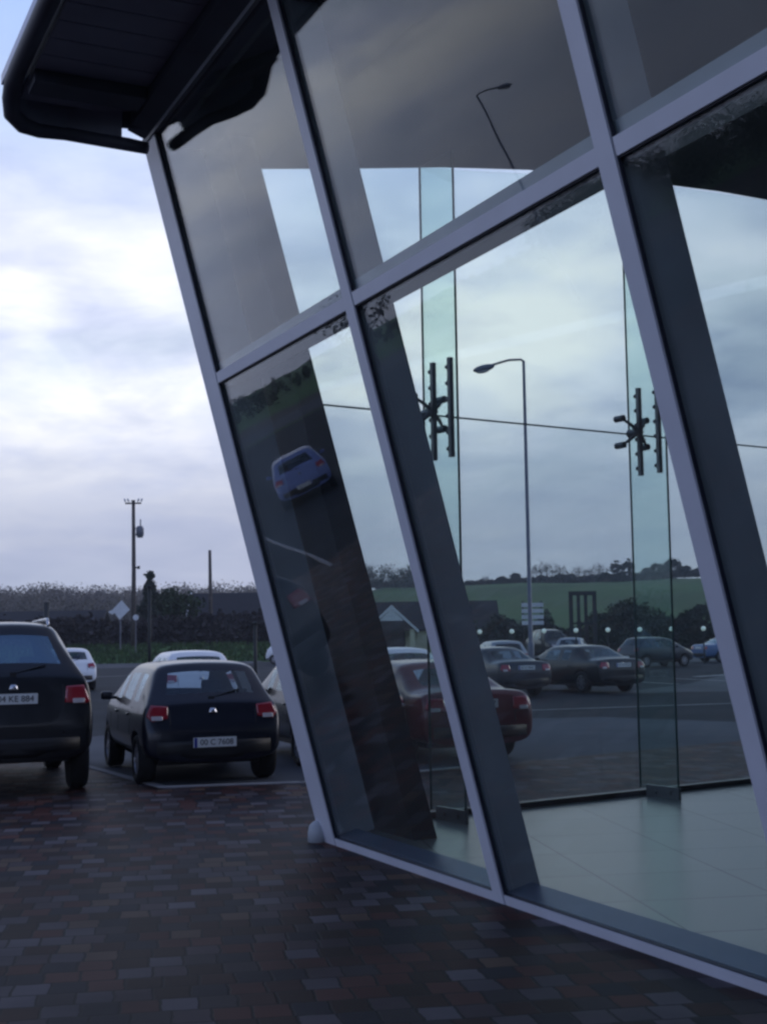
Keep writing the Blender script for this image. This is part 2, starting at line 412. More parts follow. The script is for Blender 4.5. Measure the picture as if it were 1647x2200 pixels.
for k in range(5): stripe((2.1 + k * 2.5, 41 + k * .9), (.6 + k * 2.5, 45.5 + k * .9))
sheet('bare_earth', [(-75, -40), (-75, 63), (-60, 78), (-60, 128), (-100, 104), (-135, 52), (-142, -30)], .002, M['earth'])
# grass verge bank: real blades as stuff
def blades(name, area, n, hgt, mt, zf, wid=.05):
    bm = bmesh.new()
    for i in range(n):
        x, y = area(); z = zf(x, y); a = random.random() * 6.28; h = hgt * random.uniform(.5, 1.2)
        dx, dy = math.cos(a) * wid, math.sin(a) * wid; lx, ly = random.uniform(-.4, .4) * h, random.uniform(-.4, .4) * h
        bm.faces.new([bm.verts.new(q) for q in ((x - dx, y - dy, z - .02), (x + dx, y + dy, z - .02), (x + lx, y + ly, z + h))])
    me = bpy.data.meshes.new(name); bm.to_mesh(me); bm.free(); o = link(name, me, M[mt]); o['kind'] = 'stuff'; return o
def va():
    a = R(random.uniform(-40, -3.2)); r = random.uniform(98.5, 107); return r * math.sin(a), r * math.cos(a)
o = blades('verge_grass', va, 9000, .35, 'grass', height, .12)
o['label'] = 'strip of short green grass on the bank beyond the road'

# ------------------------------------------------------------------ showroom building
bld = empty('showroom_building', B(0, 0, 0))
tag(bld, 'glass car showroom with outward leaning silver framed front and dark overhanging roof', 'building')
def bpart(mb, name, mt, parent=None, smooth=False):
    o = mb.build(name, M[mt], None, smooth); p = parent or bld
    o.parent = p; o.matrix_parent_inverse = p.matrix_world.inverted(); return o
bpy.context.view_layer.update()
def fbox(mb, s0, s1, n0, n1, h0, h1, bev=0):
    q = [F(s0, n0, h0), F(s1, n0, h0), F(s1, n1, h0), F(s0, n1, h0), F(s0, n0, h1), F(s1, n0, h1), F(s1, n1, h1), F(s0, n1, h1)]
    mb.hexa(q); return mb
TR = 3.98      # slope height of the underside of the transom cap
for k in range(NB + 1):
    s = k * W
    if k == 0:
        o = bpart(fbox(MB(), -.17, .145, .008, .036, -.02, HEAD), 'corner_post', 'alu')
        b = MB(); fbox(b, .146, .154, .006, .025, .02, HEAD); bpart(b, 'gasket', 'gasket', o)
        b = MB(); fbox(b, -.16, .11, -.36, -.012, .02, HEAD); bpart(b, 'inner_column', 'steel', o)
        b = MB(); b.lathe([(.075, -.03), (.075, .09), (.062, .15), (.03, .18), (.005, .19)], 16, Matrix.Translation(B(-.13, -.06, 0))); bpart(b, 'post_foot', 'steel', o, True)
    else:
        o = bpart(fbox(MB(), s - .062, s + .062, .008, .038, .0, HEAD), 'mullion', 'alu')
        b = MB(); fbox(b, s + .063, s + .071, .006, .026, .06, HEAD); bpart(b, 'gasket', 'gasket', o)
        b = MB(); fbox(b, s - .045, s + .045, -.26, -.012, .03, HEAD); bpart(b, 'inner_column', 'steel', o)
for k in range(NB):
    s0 = k * W + (.159 if k == 0 else .075); s1 = (k + 1) * W - .063
    o = bpart(fbox(MB(), s0, s1, .008, .034, TR, TR + .085), 'transom', 'alu')
    b = MB(); fbox(b, s0, s1, .006, .026, TR - .010, TR - .001); bpart(b, 'gasket', 'gasket', o)
    b = MB(); fbox(b, k * W + (.111 if k == 0 else .046), (k + 1) * W - .046, -.24, -.012, TR - .03, TR + .16); bpart(b, 'inner_beam', 'steel', o)
    o = bpart(fbox(MB(), s0, s1, .008, .034, .012, .075), 'bottom_rail', 'alu')
    b = MB(); fbox(b, s0, s1, .006, .026, .076, .084); bpart(b, 'gasket', 'gasket', o)
    b = MB(); fbox(b, k * W + (.111 if k == 0 else .046), (k + 1) * W - .046, -.20, -.012, -.0, .075); bpart(b, 'inner_sill', 'sill', o)
    bpart(fbox(MB(), k * W + .02, (k + 1) * W - .02, -.008, .003, .05, TR + .04), 'window_pane', 'pane')
    bpart(fbox(MB(), k * W + .02, (k + 1) * W - .02, -.008, .003, TR + .045, HEAD - .02), 'window_pane', 'pane')
o = bpart(fbox(MB(), -.17, NB * W + .1, -.05, .05, HEAD, HEAD + .045), 'head_rail', 'steel')
# plinth under the rail
b = MB(); b.hexa([B(-.17, -.035, -.05), B(NB * W, -.035, -.05), B(NB * W, .2, -.05), B(-.17, .2, -.05), B(-.17, -.035, .008), B(NB * W, -.035, .008), B(NB * W, .2, .008), B(-.17, .2, .008)])
bpart(b, 'plinth', 'pier')
# floor inside
b = MB(); q = [B(-.15, .12, 0), B(NB * W + 2, .12, 0), B(NB * W + 2, 9.5, 0), G(9.4, .02, 0), G(.12, .02, 0)]
b.prism([p + Vector((0, 0, .03)) for p in q], (0, 0, .05)); fl = bpart(b, 'floor', 'tile')
# leaning dark pier behind the corner column
b = MB()
def pr(s, t, z): return B(s, t - z * tl, z)
b.hexa([pr(-.42, .46, .08), pr(.63, .5, .08), pr(.63, .72, .08), pr(-.42, .72, .08), pr(-.42, .46, 6.0), pr(.50, .5, 6.0), pr(.50, .72, 6.0), pr(-.42, .72, 6.0)])
bpart(b, 'dark_pier', 'pier')
# ceiling: extruded curve
us = [-1.45, -1.0, -.5, .0, .5, 1., 1.5, 2.0, 2.6, 3.3, 4, 4.7, 5.4, 6.2, 7, 9.4]
def cb(u, s_extra, z):
    return G(u, 0, z) if s_extra is None else B(s_extra, (G(u, 0, 0) - A).dot(ev), z)
b = MB()
for u0, u1 in zip(us, us[1:]):
    z0, z1 = ceil_z(u0), ceil_z(u1)
    S1 = NB * W + 2
    q = [cb(u0, None, z0), cb(u1, None, z1), cb(u1, S1, z1), cb(u0, S1, z0)]
    b.hexa([q[0], q[1], q[2], q[3], q[0] + Vector((0, 0, .45)), q[1] + Vector((0, 0, .45)), q[2] + Vector((0, 0, .45)), q[3] + Vector((0, 0, .45))])
bmesh.ops.remove_doubles(b.bm, verts=b.bm.verts[:], dist=.001)
bpart(b, 'ceiling', 'ceiling')
# back and side walls closing the room out of sight
b = MB(); b.prism([B(NB * W + 2.02, -1.2, 0), B(NB * W + 2.02, 9.5, 0), B(NB * W + 2.25, 9.5, 0), B(NB * W + 2.25, -1.2, 0)], (0, 0, 6.6)); bpart(b, 'end_wall', 'wall')
b = MB(); b.prism([B(-1.5, 9.55, 0), B(NB * W + 2, 9.55, 0), B(NB * W + 2, 9.8, 0), B(-1.5, 9.8, 0)], (0, 0, 6.75)); bpart(b, 'back_wall', 'wall')
# far frameless glazing
joints = [1.22, 3.85, 6.45, 9.3]
SPZ = 3.82
def gquad(mb, u0, u1, w0, w1, z0a, z0b, z1a, z1b):
    mb.hexa([G(u0, w0, z0a), G(u1, w0, z0b), G(u1, w1, z0b), G(u0, w1, z0a), G(u0, w0, z1a), G(u1, w0, z1b), G(u1, w1, z1b), G(u0, w1, z1a)]); return mb
tp = lambda z: .72 - z * tl
# first narrow trapezoid behind the pier then regular panes, upper and lower row
def upane(u0b, u0t, u1, z0, z1a, z1b):
    b = MB(); b.hexa([G(u0b, -.006, z0), G(u1, -.006, z0), G(u1, .006, z0), G(u0b, .006, z0), G(u0t, -.006, z1a), G(u1, -.006, z1b), G(u1, .006, z1b), G(u0t, .006, z1a)])
    return bpart(b, 'frameless_pane', 'clear')
upane(.74, -.22, 1.22 - .005, .12, SPZ - .006, SPZ - .006)
upane(-.22, -.75, 1.22 - .005, SPZ + .006, ceil_z(-.75), ceil_z(1.2))
for a, c in zip(joints, joints[1:]):
    upane(a + .005, a + .005, c - .005, .12, SPZ - .006, SPZ - .006)
    upane(a + .005, a + .005, c - .005, SPZ + .006, ceil_z(a), ceil_z(c))
b = MB(); gquad(b, -.22, 9.3, -.009, .009, SPZ - .007, SPZ - .007, SPZ + .007, SPZ + .007); bpart(b, 'pane_joint', 'edge')
b = MB(); gquad(b, .6, 9.3, -.05, .05, .0, .0, .135, .135); bpart(b, 'skirting', 'dark')
FD = .52
for u in joints[:3]:
    zt = ceil_z(u)
    fin = bpart(gquad(MB(), u - .0075, u + .0075, .03, .03 + FD, .16, .16, zt, zt), 'glass_fin', 'fin')
    b = MB(); gquad(b, u - .011, u + .011, .022, .0295, .16, .16, zt, zt); bpart(b, 'fin_edge', 'edge', fin)
    b = MB(); gquad(b, u - .011, u + .011, .0305 + FD, .038 + FD, .16, .16, zt, zt); bpart(b, 'fin_edge', 'edge', fin)
    b = MB(); gquad(b, u - .016, u + .016, .12, .05 + FD, .08, .08, .20, .20)
    for w in (.25, .45): b.lathe([(.02, -.035), (.02, .035)], 10, Matrix.Translation(G(u, w, .14)) @ fu.to_track_quat('Z', 'Y').to_matrix().to_4x4())
    bpart(b, 'foot_bracket', 'ss', fin)
    for w in (.16, .43):
        pl = MB()
        gquad(pl, u - .022, u + .022, w, w + .042, SPZ - .46, SPZ - .46, SPZ + .46, SPZ + .46)
        po = bpart(pl, 'splice_plate', 'ss', fin)
        b2 = po
        bb = MB()
        for j in range(6):
            mt4 = Matrix.Translation(G(u, w + .012, SPZ - .38 + j * .152)) @ fw.to_track_quat('Z', 'Y').to_matrix().to_4x4()
            bb.lathe([(.022, -.045), (.022, -.028), (.012, -.024), (.012, -.0)], 10, mt4)
        # bolts are machined on the plate: keep them in the same mesh
        me_t = bpy.data.meshes.new('t'); bb.bm.to_mesh(me_t); bb.bm.free()
        bmj = bmesh.new(); bmj.from_mesh(po.data); bmj.from_mesh(me_t); bmj.to_mesh(po.data); bmj.free()
    b = MB(); cpt = G(u, .16, SPZ)
    b.tube([G(u, .02, SPZ), G(u, .20, SPZ)], .04, 10)
    for du in (-1, 1):
        for dz in (-1, 1):
            e_ = G(u + du * .17, .10, SPZ + dz * .14)
            b.tube([cpt, cpt.lerp(e_, .5) + fw * .02, e_], [.024, .018, .014], 8)
            b.tube([G(u + du * .17, .008, SPZ + dz * .14), G(u + du * .17, .13, SPZ + dz * .14)], .034, 10)
    bpart(b, 'spider_fitting', 'ss')
# roof overhang
roof_prof = []
S0, S1 = -.17, NB * W + 2
ZS = 6.10
b = MB()  # soffit boards: ribbed metal
nb = 9; T0, T1 = -2.60, -1.50
for k in range(46):
    sa = S0 + .12 + k * .30; sb = sa + .285
    if sa > 1.0 and k < 4: continue
    z = ZS
    b.hexa([B(sa, T0, z), B(sb, T0, z), B(sb, T1, z - .0), B(sa, T1, z - .0), B(sa, T0, z + .03), B(sb, T0, z + .03), B(sb, T1, z + .03), B(sa, T1, z + .03)])
bpart(b, 'soffit', 'soffit')
b = MB(); b.hexa([B(S0, T0, ZS + .035), B(S1, T0, ZS + .035), B(S1, T1 - .02, ZS + .035), B(S0, T1 - .02, ZS + .035), B(S0, T0, ZS + .16), B(S1, T0, ZS + .16), B(S1, T1 - .02, ZS + .7), B(S0, T1 - .02, ZS + .7)]); bpart(b, 'roof_slab', 'soffit2')
b = MB(); b.hexa([B(S0 + .1, -1.72, 5.98), B(S1, -1.72, 5.98), B(S1, -1.42, 5.86), B(S0 + .1, -1.42, 5.86), B(S0 + .1, -1.72, 6.12), B(S1, -1.72, 6.12), B(S1, -1.42, 6.3), B(S0 + .1, -1.42, 6.3)]); bpart(b, 'head_bulkhead', 'soffit2')
for sx in (.30, 3.3, 6.3, 9.3):
    b = MB(); b.hexa([B(sx, T0, ZS - .10), B(sx + .28, T0, ZS - .10), B(sx + .28, -1.73, ZS - .10), B(sx, -1.73, ZS - .10), B(sx, T0, ZS - .003), B(sx + .28, T0, ZS - .003), B(sx + .28, -1.73, ZS - .003), B(sx, -1.73, ZS - .003)]); bpart(b, 'cross_beam', 'soffit2')
# fascia and rounded gutter edge running round the corner
fp = [(S1, -2.70, 6.14), (6, -2.70, 6.14), (.4, -2.70, 6.14), (.20, -2.70, 6.12), (.05, -2.69, 6.05), (-.07, -2.66, 5.97), (-.16, -2.56, 5.93), (-.22, -2.42, 5.93), (-.23, -2.2, 5.94), (-.11, -1.95, 5.88), (.03, -1.74, 5.82), (.11, -1.60, 5.78)]
b = MB(); b.tube([B(*p) for p in fp], [.07] * 3 + [.07, .07, .07, .07, .065, .06, .055, .055, .05], 14); bpart(b, 'roof_edge_tube', 'soffit2', smooth=True)
b = MB(); b.hexa([B(.0, -2.76, 6.17), B(S1, -2.76, 6.17), B(S1, -2.62, 6.17), B(.0, -2.62, 6.17), B(.0, -2.76, 6.25), B(S1, -2.76, 6.25), B(S1, -2.62, 6.25), B(.0, -2.62, 6.25)]); bpart(b, 'fascia', 'fascia')
# skirt closing the rounded end between the edge tube and the slab, open only in a slot by the post
b = MB(); sk = [(.05, -2.67, 6.04), (-.06, -2.64, 5.97), (-.145, -2.55, 5.93), (-.20, -2.41, 5.93), (-.21, -2.2, 5.94), (-.11, -1.97, 5.89), (-.01, -1.80, 5.84)]
for (s0, t0, z0), (s1, t1, z1) in zip(sk, sk[1:]):
    b.hexa([B(s0, t0, z0), B(s1, t1, z1), B(s1 + .03, t1 + .01, z1), B(s0 + .03, t0 + .01, z0), B(s0, t0, 6.3), B(s1, t1, 6.3), B(s1 + .03, t1 + .01, 6.3), B(s0 + .03, t0 + .01, 6.3)])
bpart(b, 'end_skirt', 'soffit')
b = MB(); b.prism([B(-.11, -1.97, 5.99), B(-.08, -1.95, 5.99), B(.2, -1.45, 5.92), B(.17, -1.47, 5.92)], (0, 0, .4)); bpart(b, 'corner_plate', 'soffit2')

# ------------------------------------------------------------------ cars
def smoothmix(a, b, t): return a + (b - a) * t
def car_shell(P):
    W2 = P['W'] / 2; L = P['L']; zb = P['zb']
    bm = bmesh.new(); rings = []
    for st in P['st']:
        y, kind, w, deck, top = st     # kind g: greenhouse, b: body only
        w *= W2
        belt = P['belt']; mid = zb + (min(deck, belt) - zb) * .45
        if kind == 'b':
            pts = [(0, zb), (.78 * w, zb), (.985 * w, zb + .10), (w, mid), (w * .995, mid + (deck - mid) * .55), (w * .955, deck - .07), (w * .86, deck - .02), (w * .62, deck + .005), (0, deck + .02)]
        else:
            wr = P['wr'] * W2 * (w / W2)
            pts = [(0, zb), (.78 * w, zb), (.985 * w, zb + .10), (w, mid), (w * .995, mid + (belt - mid) * .6), (w * .955, belt), (wr * 1.03, top - .105), (wr * .86, top - .025), (0, top)]
        if kind == 's':     # base of a sloping screen
            pts[5] = (w * .955, belt); pts[6] = (w * .88, deck - .012); pts[7] = (w * .76, deck + .008); pts[8] = (0, deck + .035)
        full = [(x, z) for x, z in pts] + [(-x, z) for x, z in pts[-2:0:-1]]
        rings.append([bm.verts.new((x, y + .0, z)) for x, z in full])
    n = len(rings[0])
    wins = P['win']     # station index -> ('screen' | 'side' | 'windscreen')
    for i, (r1, r2) in enumerate(zip(rings, rings[1:])):
        for k in range(n):
            f = bm.faces.new((r1[k], r1[(k + 1) % n], r2[(k + 1) % n], r2[k]))
            kk = k if k < 8 else n - 1 - k     # symmetric index of the strip
            w = wins.get(i)
            if w in ('rear_window', 'windscreen') and kk == 7: f.material_index = 1 if w == 'rear_window' else 2
            elif w == 'side' and kk == 5: f.material_index = 3
    # caps
    for ring, flip in ((rings[0], False), (rings[-1], True)):
        half = 8
        for k in range(half):
            a, b_ = ring[k], ring[k + 1]
            c, d = (ring[(n - k - 1) % n], ring[(n - k) % n])
            vs = []
            for v in (a, b_, c, d):
                if v not in vs: vs.append(v)
            if len(vs) >= 3: bm.faces.new(vs if flip else vs[::-1])
    bmesh.ops.recalc_face_normals(bm, faces=bm.faces[:])
    me = bpy.data.meshes.new('shell'); bm.to_mesh(me); bm.free()
    o = bpy.data.objects.new('shell', me); C.objects.link(o)
    for mt in (M['plastic'], M['carglass'], M['carglass'], M['carglass'], M['plastic']): me.materials.append(mt)
    sm = o.modifiers.new('s', 'SUBSURF'); sm.levels = 2; sm.render_levels = 2
    bc = MB()
    for y in P['wy']:
        for sx in (-1, 1):
            bc.lathe([(P['wrad'] * 1.17, -.28), (P['wrad'] * 1.17, .28)], 24, Matrix.Translation((sx * (W2 - .0), y, P['wrad'] * 1.02)) @ Matrix.Rotation(R(90), 4, 'Y'))
    cut = bc.build('cut', M['plastic'])
    bo = o.modifiers.new('b', 'BOOLEAN'); bo.object = cut; bo.operation = 'DIFFERENCE'; bo.solver = 'EXACT'
    dg = bpy.context.evaluated_depsgraph_get()
    ev_ = o.evaluated_get(dg); m2 = bpy.data.meshes.new_from_object(ev_)
    bpy.data.objects.remove(o); bpy.data.objects.remove(cut)
    return m2
def split_mesh(me, idx, side=0):
    b = bmesh.new(); b.from_mesh(me)
    bmesh.ops.delete(b, geom=[f for f in b.faces if f.material_index not in idx or f.calc_center_median().x * side < 0], context='FACES')
    for f in b.faces: f.material_index = 0; f.smooth = True
    m_ = bpy.data.meshes.new('m'); b.to_mesh(m_); b.free(); return m_
def patch(bvh, outline, mt, name, parent, axis='y', off=.012, sub=5):
    # a thin lens or trim laid on the curved bodywork; outline in (x,z) for the rear, (y,z) for the side
    n = len(outline)
    cx = sum(p[0] for p in outline) / n; cz = sum(p[1] for p in outline) / n
    bm = bmesh.new()
    def hit(a, z, sgn=1):
        if axis == 'y': o_, d_ = Vector((a, -2, z)), Vector((0, 1, 0))
        elif axis == 'front': o_, d_ = Vector((a, 9, z)), Vector((0, -1, 0))
        elif axis == 'x+': o_, d_ = Vector((3, a, z)), Vector((-1, 0, 0))
        else: o_, d_ = Vector((-3, a, z)), Vector((1, 0, 0))
        h = bvh.ray_cast(o_, d_)
        return (h[0] - d_ * off) if h[0] is not None else None
    rings = []
    for k in range(sub + 1):
        f = k / sub; ring = []
        for i in range(n):
            for j in range(3):
                a0, a1 = outline[i], outline[(i + 1) % n]; t = j / 3
                x = a0[0] + (a1[0] - a0[0]) * t; z = a0[1] + (a1[1] - a0[1]) * t
                ring.append(hit(cx + (x - cx) * (1 - f * .98), cz + (z - cz) * (1 - f * .98)))
        rings.append(ring)
    last = None
    for r in rings:
        for i, q in enumerate(r):
            if q is None:
                c_ = [p for p in r if p is not None]
                if not c_: bm.free(); return None
                a0 = r[i - 1] if r[i - 1] is not None else c_[0]
                r[i] = a0
    vr = [[bm.verts.new(q) for q in r] for r in rings]; nn = len(vr[0])
    for r1, r2 in zip(vr, vr[1:]):
        for i in range(nn): bm.faces.new((r1[i], r1[(i + 1) % nn], r2[(i + 1) % nn], r2[i]))
    bm.faces.new(vr[-1])
    # rim skirt gives it thickness
    dd = {'y': Vector((0, off, 0)), 'front': Vector((0, -off, 0)), 'x+': Vector((-off, 0, 0)), 'x-': Vector((off, 0, 0))}[axis]
    sk = [bm.verts.new(v.co + dd) for v in vr[0]]
    for i in range(nn): bm.faces.new((vr[0][(i + 1) % nn], vr[0][i], sk[i], sk[(i + 1) % nn]))
    me = bpy.data.meshes.new(name); bm.to_mesh(me); bm.free()
    return link(name, me, M[mt] if isinstance(mt, str) else mt, parent, True)
def text_mesh(s, size, name, mt, parent, loc, rot):
    cu = bpy.data.curves.new('t', 'FONT'); cu.body = s; cu.size = size; cu.align_x = 'CENTER'; cu.align_y = 'CENTER'; cu.extrude = .001
    o = bpy.data.objects.new('t', cu); C.objects.link(o)
    me = bpy.data.meshes.new_from_object(o.evaluated_get(bpy.context.evaluated_depsgraph_get()))
    bpy.data.objects.remove(o); me.materials.clear()
    q = link(name, me, M[mt], parent); q.location = loc; q.rotation_euler = rot; return q

HATCH = dict(W=1.72, L=3.66, zb=.27, belt=.93, wr=.74, wrad=.29, wy=(.58, 2.95),
  st=[(0.0, 'b', .80, .60, 0), (.03, 'b', .93, .70, 0), (.10, 'b', .975, .84, 0), (.14, 's', .98, .96, 0), (.20, 's', .985, 1.0, 0), (.47, 'g', .985, 1.0, 1.40), (.56, 'g', .99, 1.0, 1.445), (.66, 'g', .99, 1, 1.46), (1.0, 'g', 1, 1, 1.475), (1.10, 'g', 1, 1, 1.475), (1.85, 'g', 1, 1, 1.465), (1.93, 'g', 1, 1, 1.46), (2.30, 'g', 1, 1, 1.40), (2.42, 'g', 1, 1, 1.36), (2.98, 's', .99, .97, 0), (3.10, 'b', .98, .93, 0), (3.40, 'b', .94, .84, 0), (3.58, 'b', .86, .72, 0), (3.66, 'b', .72, .60, 0)],
  win={4: 'rear_window', 7: 'side', 9: 'side', 11: 'side', 13: 'windscreen'},
  light=[(.54, .93), (.74, .95), (.80, .82), (.735, .755), (.55, .79)], plate_z=.50)
SUV = dict(W=1.80, L=4.5, zb=.40, belt=1.28, wr=.60, wrad=.37, wy=(.82, 3.52),
  st=[(0.0, 'b', .86, .78, 0), (.04, 'b', .95, .92, 0), (.10, 'b', .98, 1.14, 0), (.16, 's', .97, 1.33, 0), (.22, 's', .955, 1.40, 0), (.62, 'g', .96, 1.2, 1.88), (.72, 'g', .98, 1.2, 1.94), (.86, 'g', .99, 1.2, 1.965), (1.3, 'g', 1, 1, 1.98), (1.40, 'g', 1, 1, 1.98), (2.2, 'g', 1, 1, 1.98), (2.3, 'g', 1, 1, 1.97), (2.75, 'g', 1, 1, 1.91), (2.88, 'g', 1, 1, 1.85), (3.45, 's', .99, 1.30, 0), (3.6, 'b', .98, 1.22, 0), (4.1, 'b', .95, 1.10, 0), (4.4, 'b', .86, .92, 0), (4.5, 'b', .72, .74, 0)],
  win={4: 'rear_window', 7: 'side', 9: 'side', 11: 'side', 13: 'windscreen'},
  light=[(.58, 1.22), (.78, 1.23), (.845, 1.04), (.79, 1.02), (.56, 1.04)], plate_z=1.09)
SEDAN = dict(W=1.72, L=4.45, zb=.25, belt=.90, wr=.72, wrad=.31, wy=(.92, 3.5),
  st=[(0.0, 'b', .80, .66, 0), (.03, 'b', .93, .80, 0), (.09, 'b', .97, .955, 0), (.20, 'b', .975, .985, 0), (.55, 'b', .98, .975, 0), (.68, 's', .985, .965, 0), (1.28, 'g', .985, 1.0, 1.31), (1.40, 'g', .99, 1.0, 1.355), (1.52, 'g', .99, 1, 1.37), (1.95, 'g', 1, 1, 1.385), (2.05, 'g', 1, 1, 1.385), (2.55, 'g', 1, 1, 1.375), (2.75, 'g', 1, 1, 1.35), (2.88, 'g', 1, 1, 1.31), (3.42, 's', .99, .95, 0), (3.55, 'b', .98, .91, 0), (4.0, 'b', .95, .82, 0), (4.33, 'b', .86, .70, 0), (4.45, 'b', .72, .55, 0)],
  win={5: 'rear_window', 8: 'side', 10: 'side', 11: 'side', 13: 'windscreen'},
  light=[(.52, .88), (.74, .89), (.80, .76), (.72, .70), (.50, .72)], plate_z=.80)
shells = {}
def get_shell(key, P):
    if key not in shells:
        me = car_shell(P); b = bmesh.new(); b.from_mesh(me); bvh = BVHTree.FromBMesh(b); b.free()
        shells[key] = (split_mesh(me, {0, 4}), split_mesh(me, {1}), split_mesh(me, {2}), (split_mesh(me, {3}, 1), split_mesh(me, {3}, -1)), bvh)
    return shells[key]
def car(key, P, x, y, az, pm, label, group=None, plate=None, detail=2, seats=True, rails=False, antenna=False, gm='carglass'):
    sb, sr, sw, ss, bvh = get_shell(key, P)
    root = empty('parked_car', (x, y, .013), R(-az))
    tag(root, label, 'car', group)
    def inst(me, mt, name, sm=True):
        m_ = me.copy(); m_.materials.clear(); m_.materials.append(mt); return link(name, m_, None, root)
    body = inst(sb, pm, 'body'); inst(sr, M[gm], 'rear_window'); inst(sw, M['carglass'], 'windscreen'); inst(ss[0], M[gm], 'side_window'); inst(ss[1], M[gm], 'side_window')
    W2 = P['W'] / 2; r = P['wrad']
    for wy in P['wy']:
        for sx in (-1, 1):
            mt4 = Matrix.Translation((sx * (W2 - .115), wy, r)) @ Matrix.Rotation(R(90 * sx), 4, 'Y')
            b = MB(); b.lathe([(r * .66, -.09), (r * .93, -.105), (r, -.075), (r, .075), (r * .93, .105), (r * .66, .098), (r * .64, .06)], 28, mt4)
            ty = b.build('wheel', M['tyre'], root, True)
            b = MB(); b.lathe([(r * .665, -.08), (r * .665, .085), (r * .60, .09), (r * .58, .05), (.06, .045)], 24, mt4)
            for k in range(7):
                a = k * 2 * math.pi / 7
                b.box((r * .36 * math.cos(a), r * .36 * math.sin(a), .07), (r * .52, .045, .03), mt4 @ Matrix.Translation((r * .36 * math.cos(a), r * .36 * math.sin(a), 0)) @ Matrix.Rotation(a, 4, 'Z') @ Matrix.Translation((-r * .36 * math.cos(a), -r * .36 * math.sin(a), 0)))
            b.lathe([(.055, .05), (.055, .09), (.03, .095)], 12, mt4)
            b.build('rim', M['rim'], ty)
    for sx in (-1, 1):
        o = patch(bvh, [(sx * a, b_) for a, b_ in P['light']], 'redlight', 'tail_light', root)
        lx = sum(p[0] for p in P['light']) / 5; lz = sum(p[1] for p in P['light']) / 5
        if detail and o: patch(bvh, [(sx * (lx + a), lz - .05 + c) for a, c in ((-.06, -.03), (.07, -.03), (.07, .02), (-.06, .02))], 'clearlight', 'reversing_light', o, off=.02)
        fx = W2 * .66
        patch(bvh, [(sx * (fx - .14), P['belt'] - .27), (sx * (fx + .12), P['belt'] - .24), (sx * (fx + .10), P['belt'] - .38), (sx * (fx - .12), P['belt'] - .40)], 'clearlight', 'headlight', root, axis='front')
    # number plate
    pz = P['plate_z']
    h = bvh.ray_cast(Vector((0, -2, pz)), Vector((0, 1, 0)))
    py_ = h[0].y - .028
    b = MB(); b.box((0, py_, pz), (.52, .02, .115), bev=.004); pl = b.build('number_plate', M['plate'], root)
    if plate:
        text_mesh(plate, .095, 'plate_lettering', 'ink', pl, (.02, py_ - .0125, pz), (R(90), 0, 0))
        b = MB(); b.box((-.235, py_ - .0115, pz), (.035, .003, .11)); b.build('plate_band', M['plateblue'], pl)
    # bumper
    bz = P['zb'] + .16
    xe = W2 * .80
    patch(bvh, [(-xe, bz + .09), (xe, bz + .09), (xe, bz - .12), (-xe, bz - .12)], 'plastic', 'bumper', root, off=.02, sub=2)
    b = MB(); b.box((0, P['L'] / 2, P['zb'] + .0), (W2 * 1.45, P['L'] * .82, .10)); b.build('underbody', M['plastic'], root)
    if detail:
        # shut lines of the tailgate
        for sx in (-1, 1):
            x0 = W2 * .60
            patch(bvh, [(sx * x0, bz + .14), (sx * (x0 + .010), bz + .14), (sx * (x0 + .012), P['belt'] - .04), (sx * (x0 + .002), P['belt'] - .04)], 'plastic', 'tailgate_seam', root, off=.003, sub=1)
        for ax, sx in (('x+', 1), ('x-', -1)):
            for yy in (P['wy'][0] + .42, P['wy'][0] + 1.32, P['wy'][1] - .42):
                if yy < P['wy'][1] - .3: patch(bvh, [(yy, P['zb'] + .14), (yy + .010, P['zb'] + .14), (yy + .012, P['belt'] - .03), (yy + .002, P['belt'] - .03)], 'plastic', 'door_seam', root, axis=ax, off=.003, sub=1)
            for yy in (P['wy'][0] + .52, P['wy'][0] + 1.42):
                patch(bvh, [(yy, P['belt'] - .14), (yy + .16, P['belt'] - .14), (yy + .16, P['belt'] - .115), (yy, P['belt'] - .115)], pm, 'door_handle', root, axis=ax, off=.025, sub=1)
        # badge and wiper
        bzz = P['belt'] + (-.06)
        patch(bvh, [(-.05, bzz - .03), (.05, bzz - .03), (.03, bzz + .03), (-.03, bzz + .03)], 'chrome', 'badge', root, off=.014, sub=1)
        b = MB(); hz = P['belt'] + .13
        h = bvh.ray_cast(Vector((0, -2, hz)), Vector((0, 1, 0))); hh = bvh.ray_cast(Vector((.36, -2, hz + .05)), Vector((0, 1, 0)))
        if key != 'sedan' and h[0] and hh[0]:
            b.tube([h[0] + Vector((0, -.03, -.04)), hh[0] + Vector((0, -.025, 0))], .009, 6); b.box(h[0] + Vector((0, -.03, -.05)), (.07, .04, .05)); b.build('rear_wiper', M['plastic'], root)
        else: b.bm.free()
    for sx in (-1, 1):
        b = MB(); b.box((sx * (W2 + .07), P['L'] * .665, P['belt'] + .06), (.15, .09, .11), bev=.03); b.box((sx * (W2 - .01), P['L'] * .66, P['belt'] + .03), (.10, .05, .04)); b.build('wing_mirror', pm, root, True)
    if seats:
        top = P['st'][9][4]
        for sx in (-1, 1):
            b = MB(); yf = P['L'] * .50
            b.box((sx * .36, yf, P['belt'] - .28), (.46, .14, .62), Matrix.Rotation(0, 4, 'X'), bev=.05); b.box((sx * .36, yf, P['belt'] + .16), (.26, .09, .19), bev=.035); b.build('front_seat', M['seat'], root, True)
        b = MB(); yr = P['wy'][0] + .35
        b.box((0, yr, P['belt'] - .22), (W2 * 1.5, .14, .5), bev=.04)
        for sx in (-.36, .36): b.box((sx, yr, P['belt'] + .09), (.24, .08, .15), bev=.03)
        b.build('rear_seat', M['seat'], root, True)
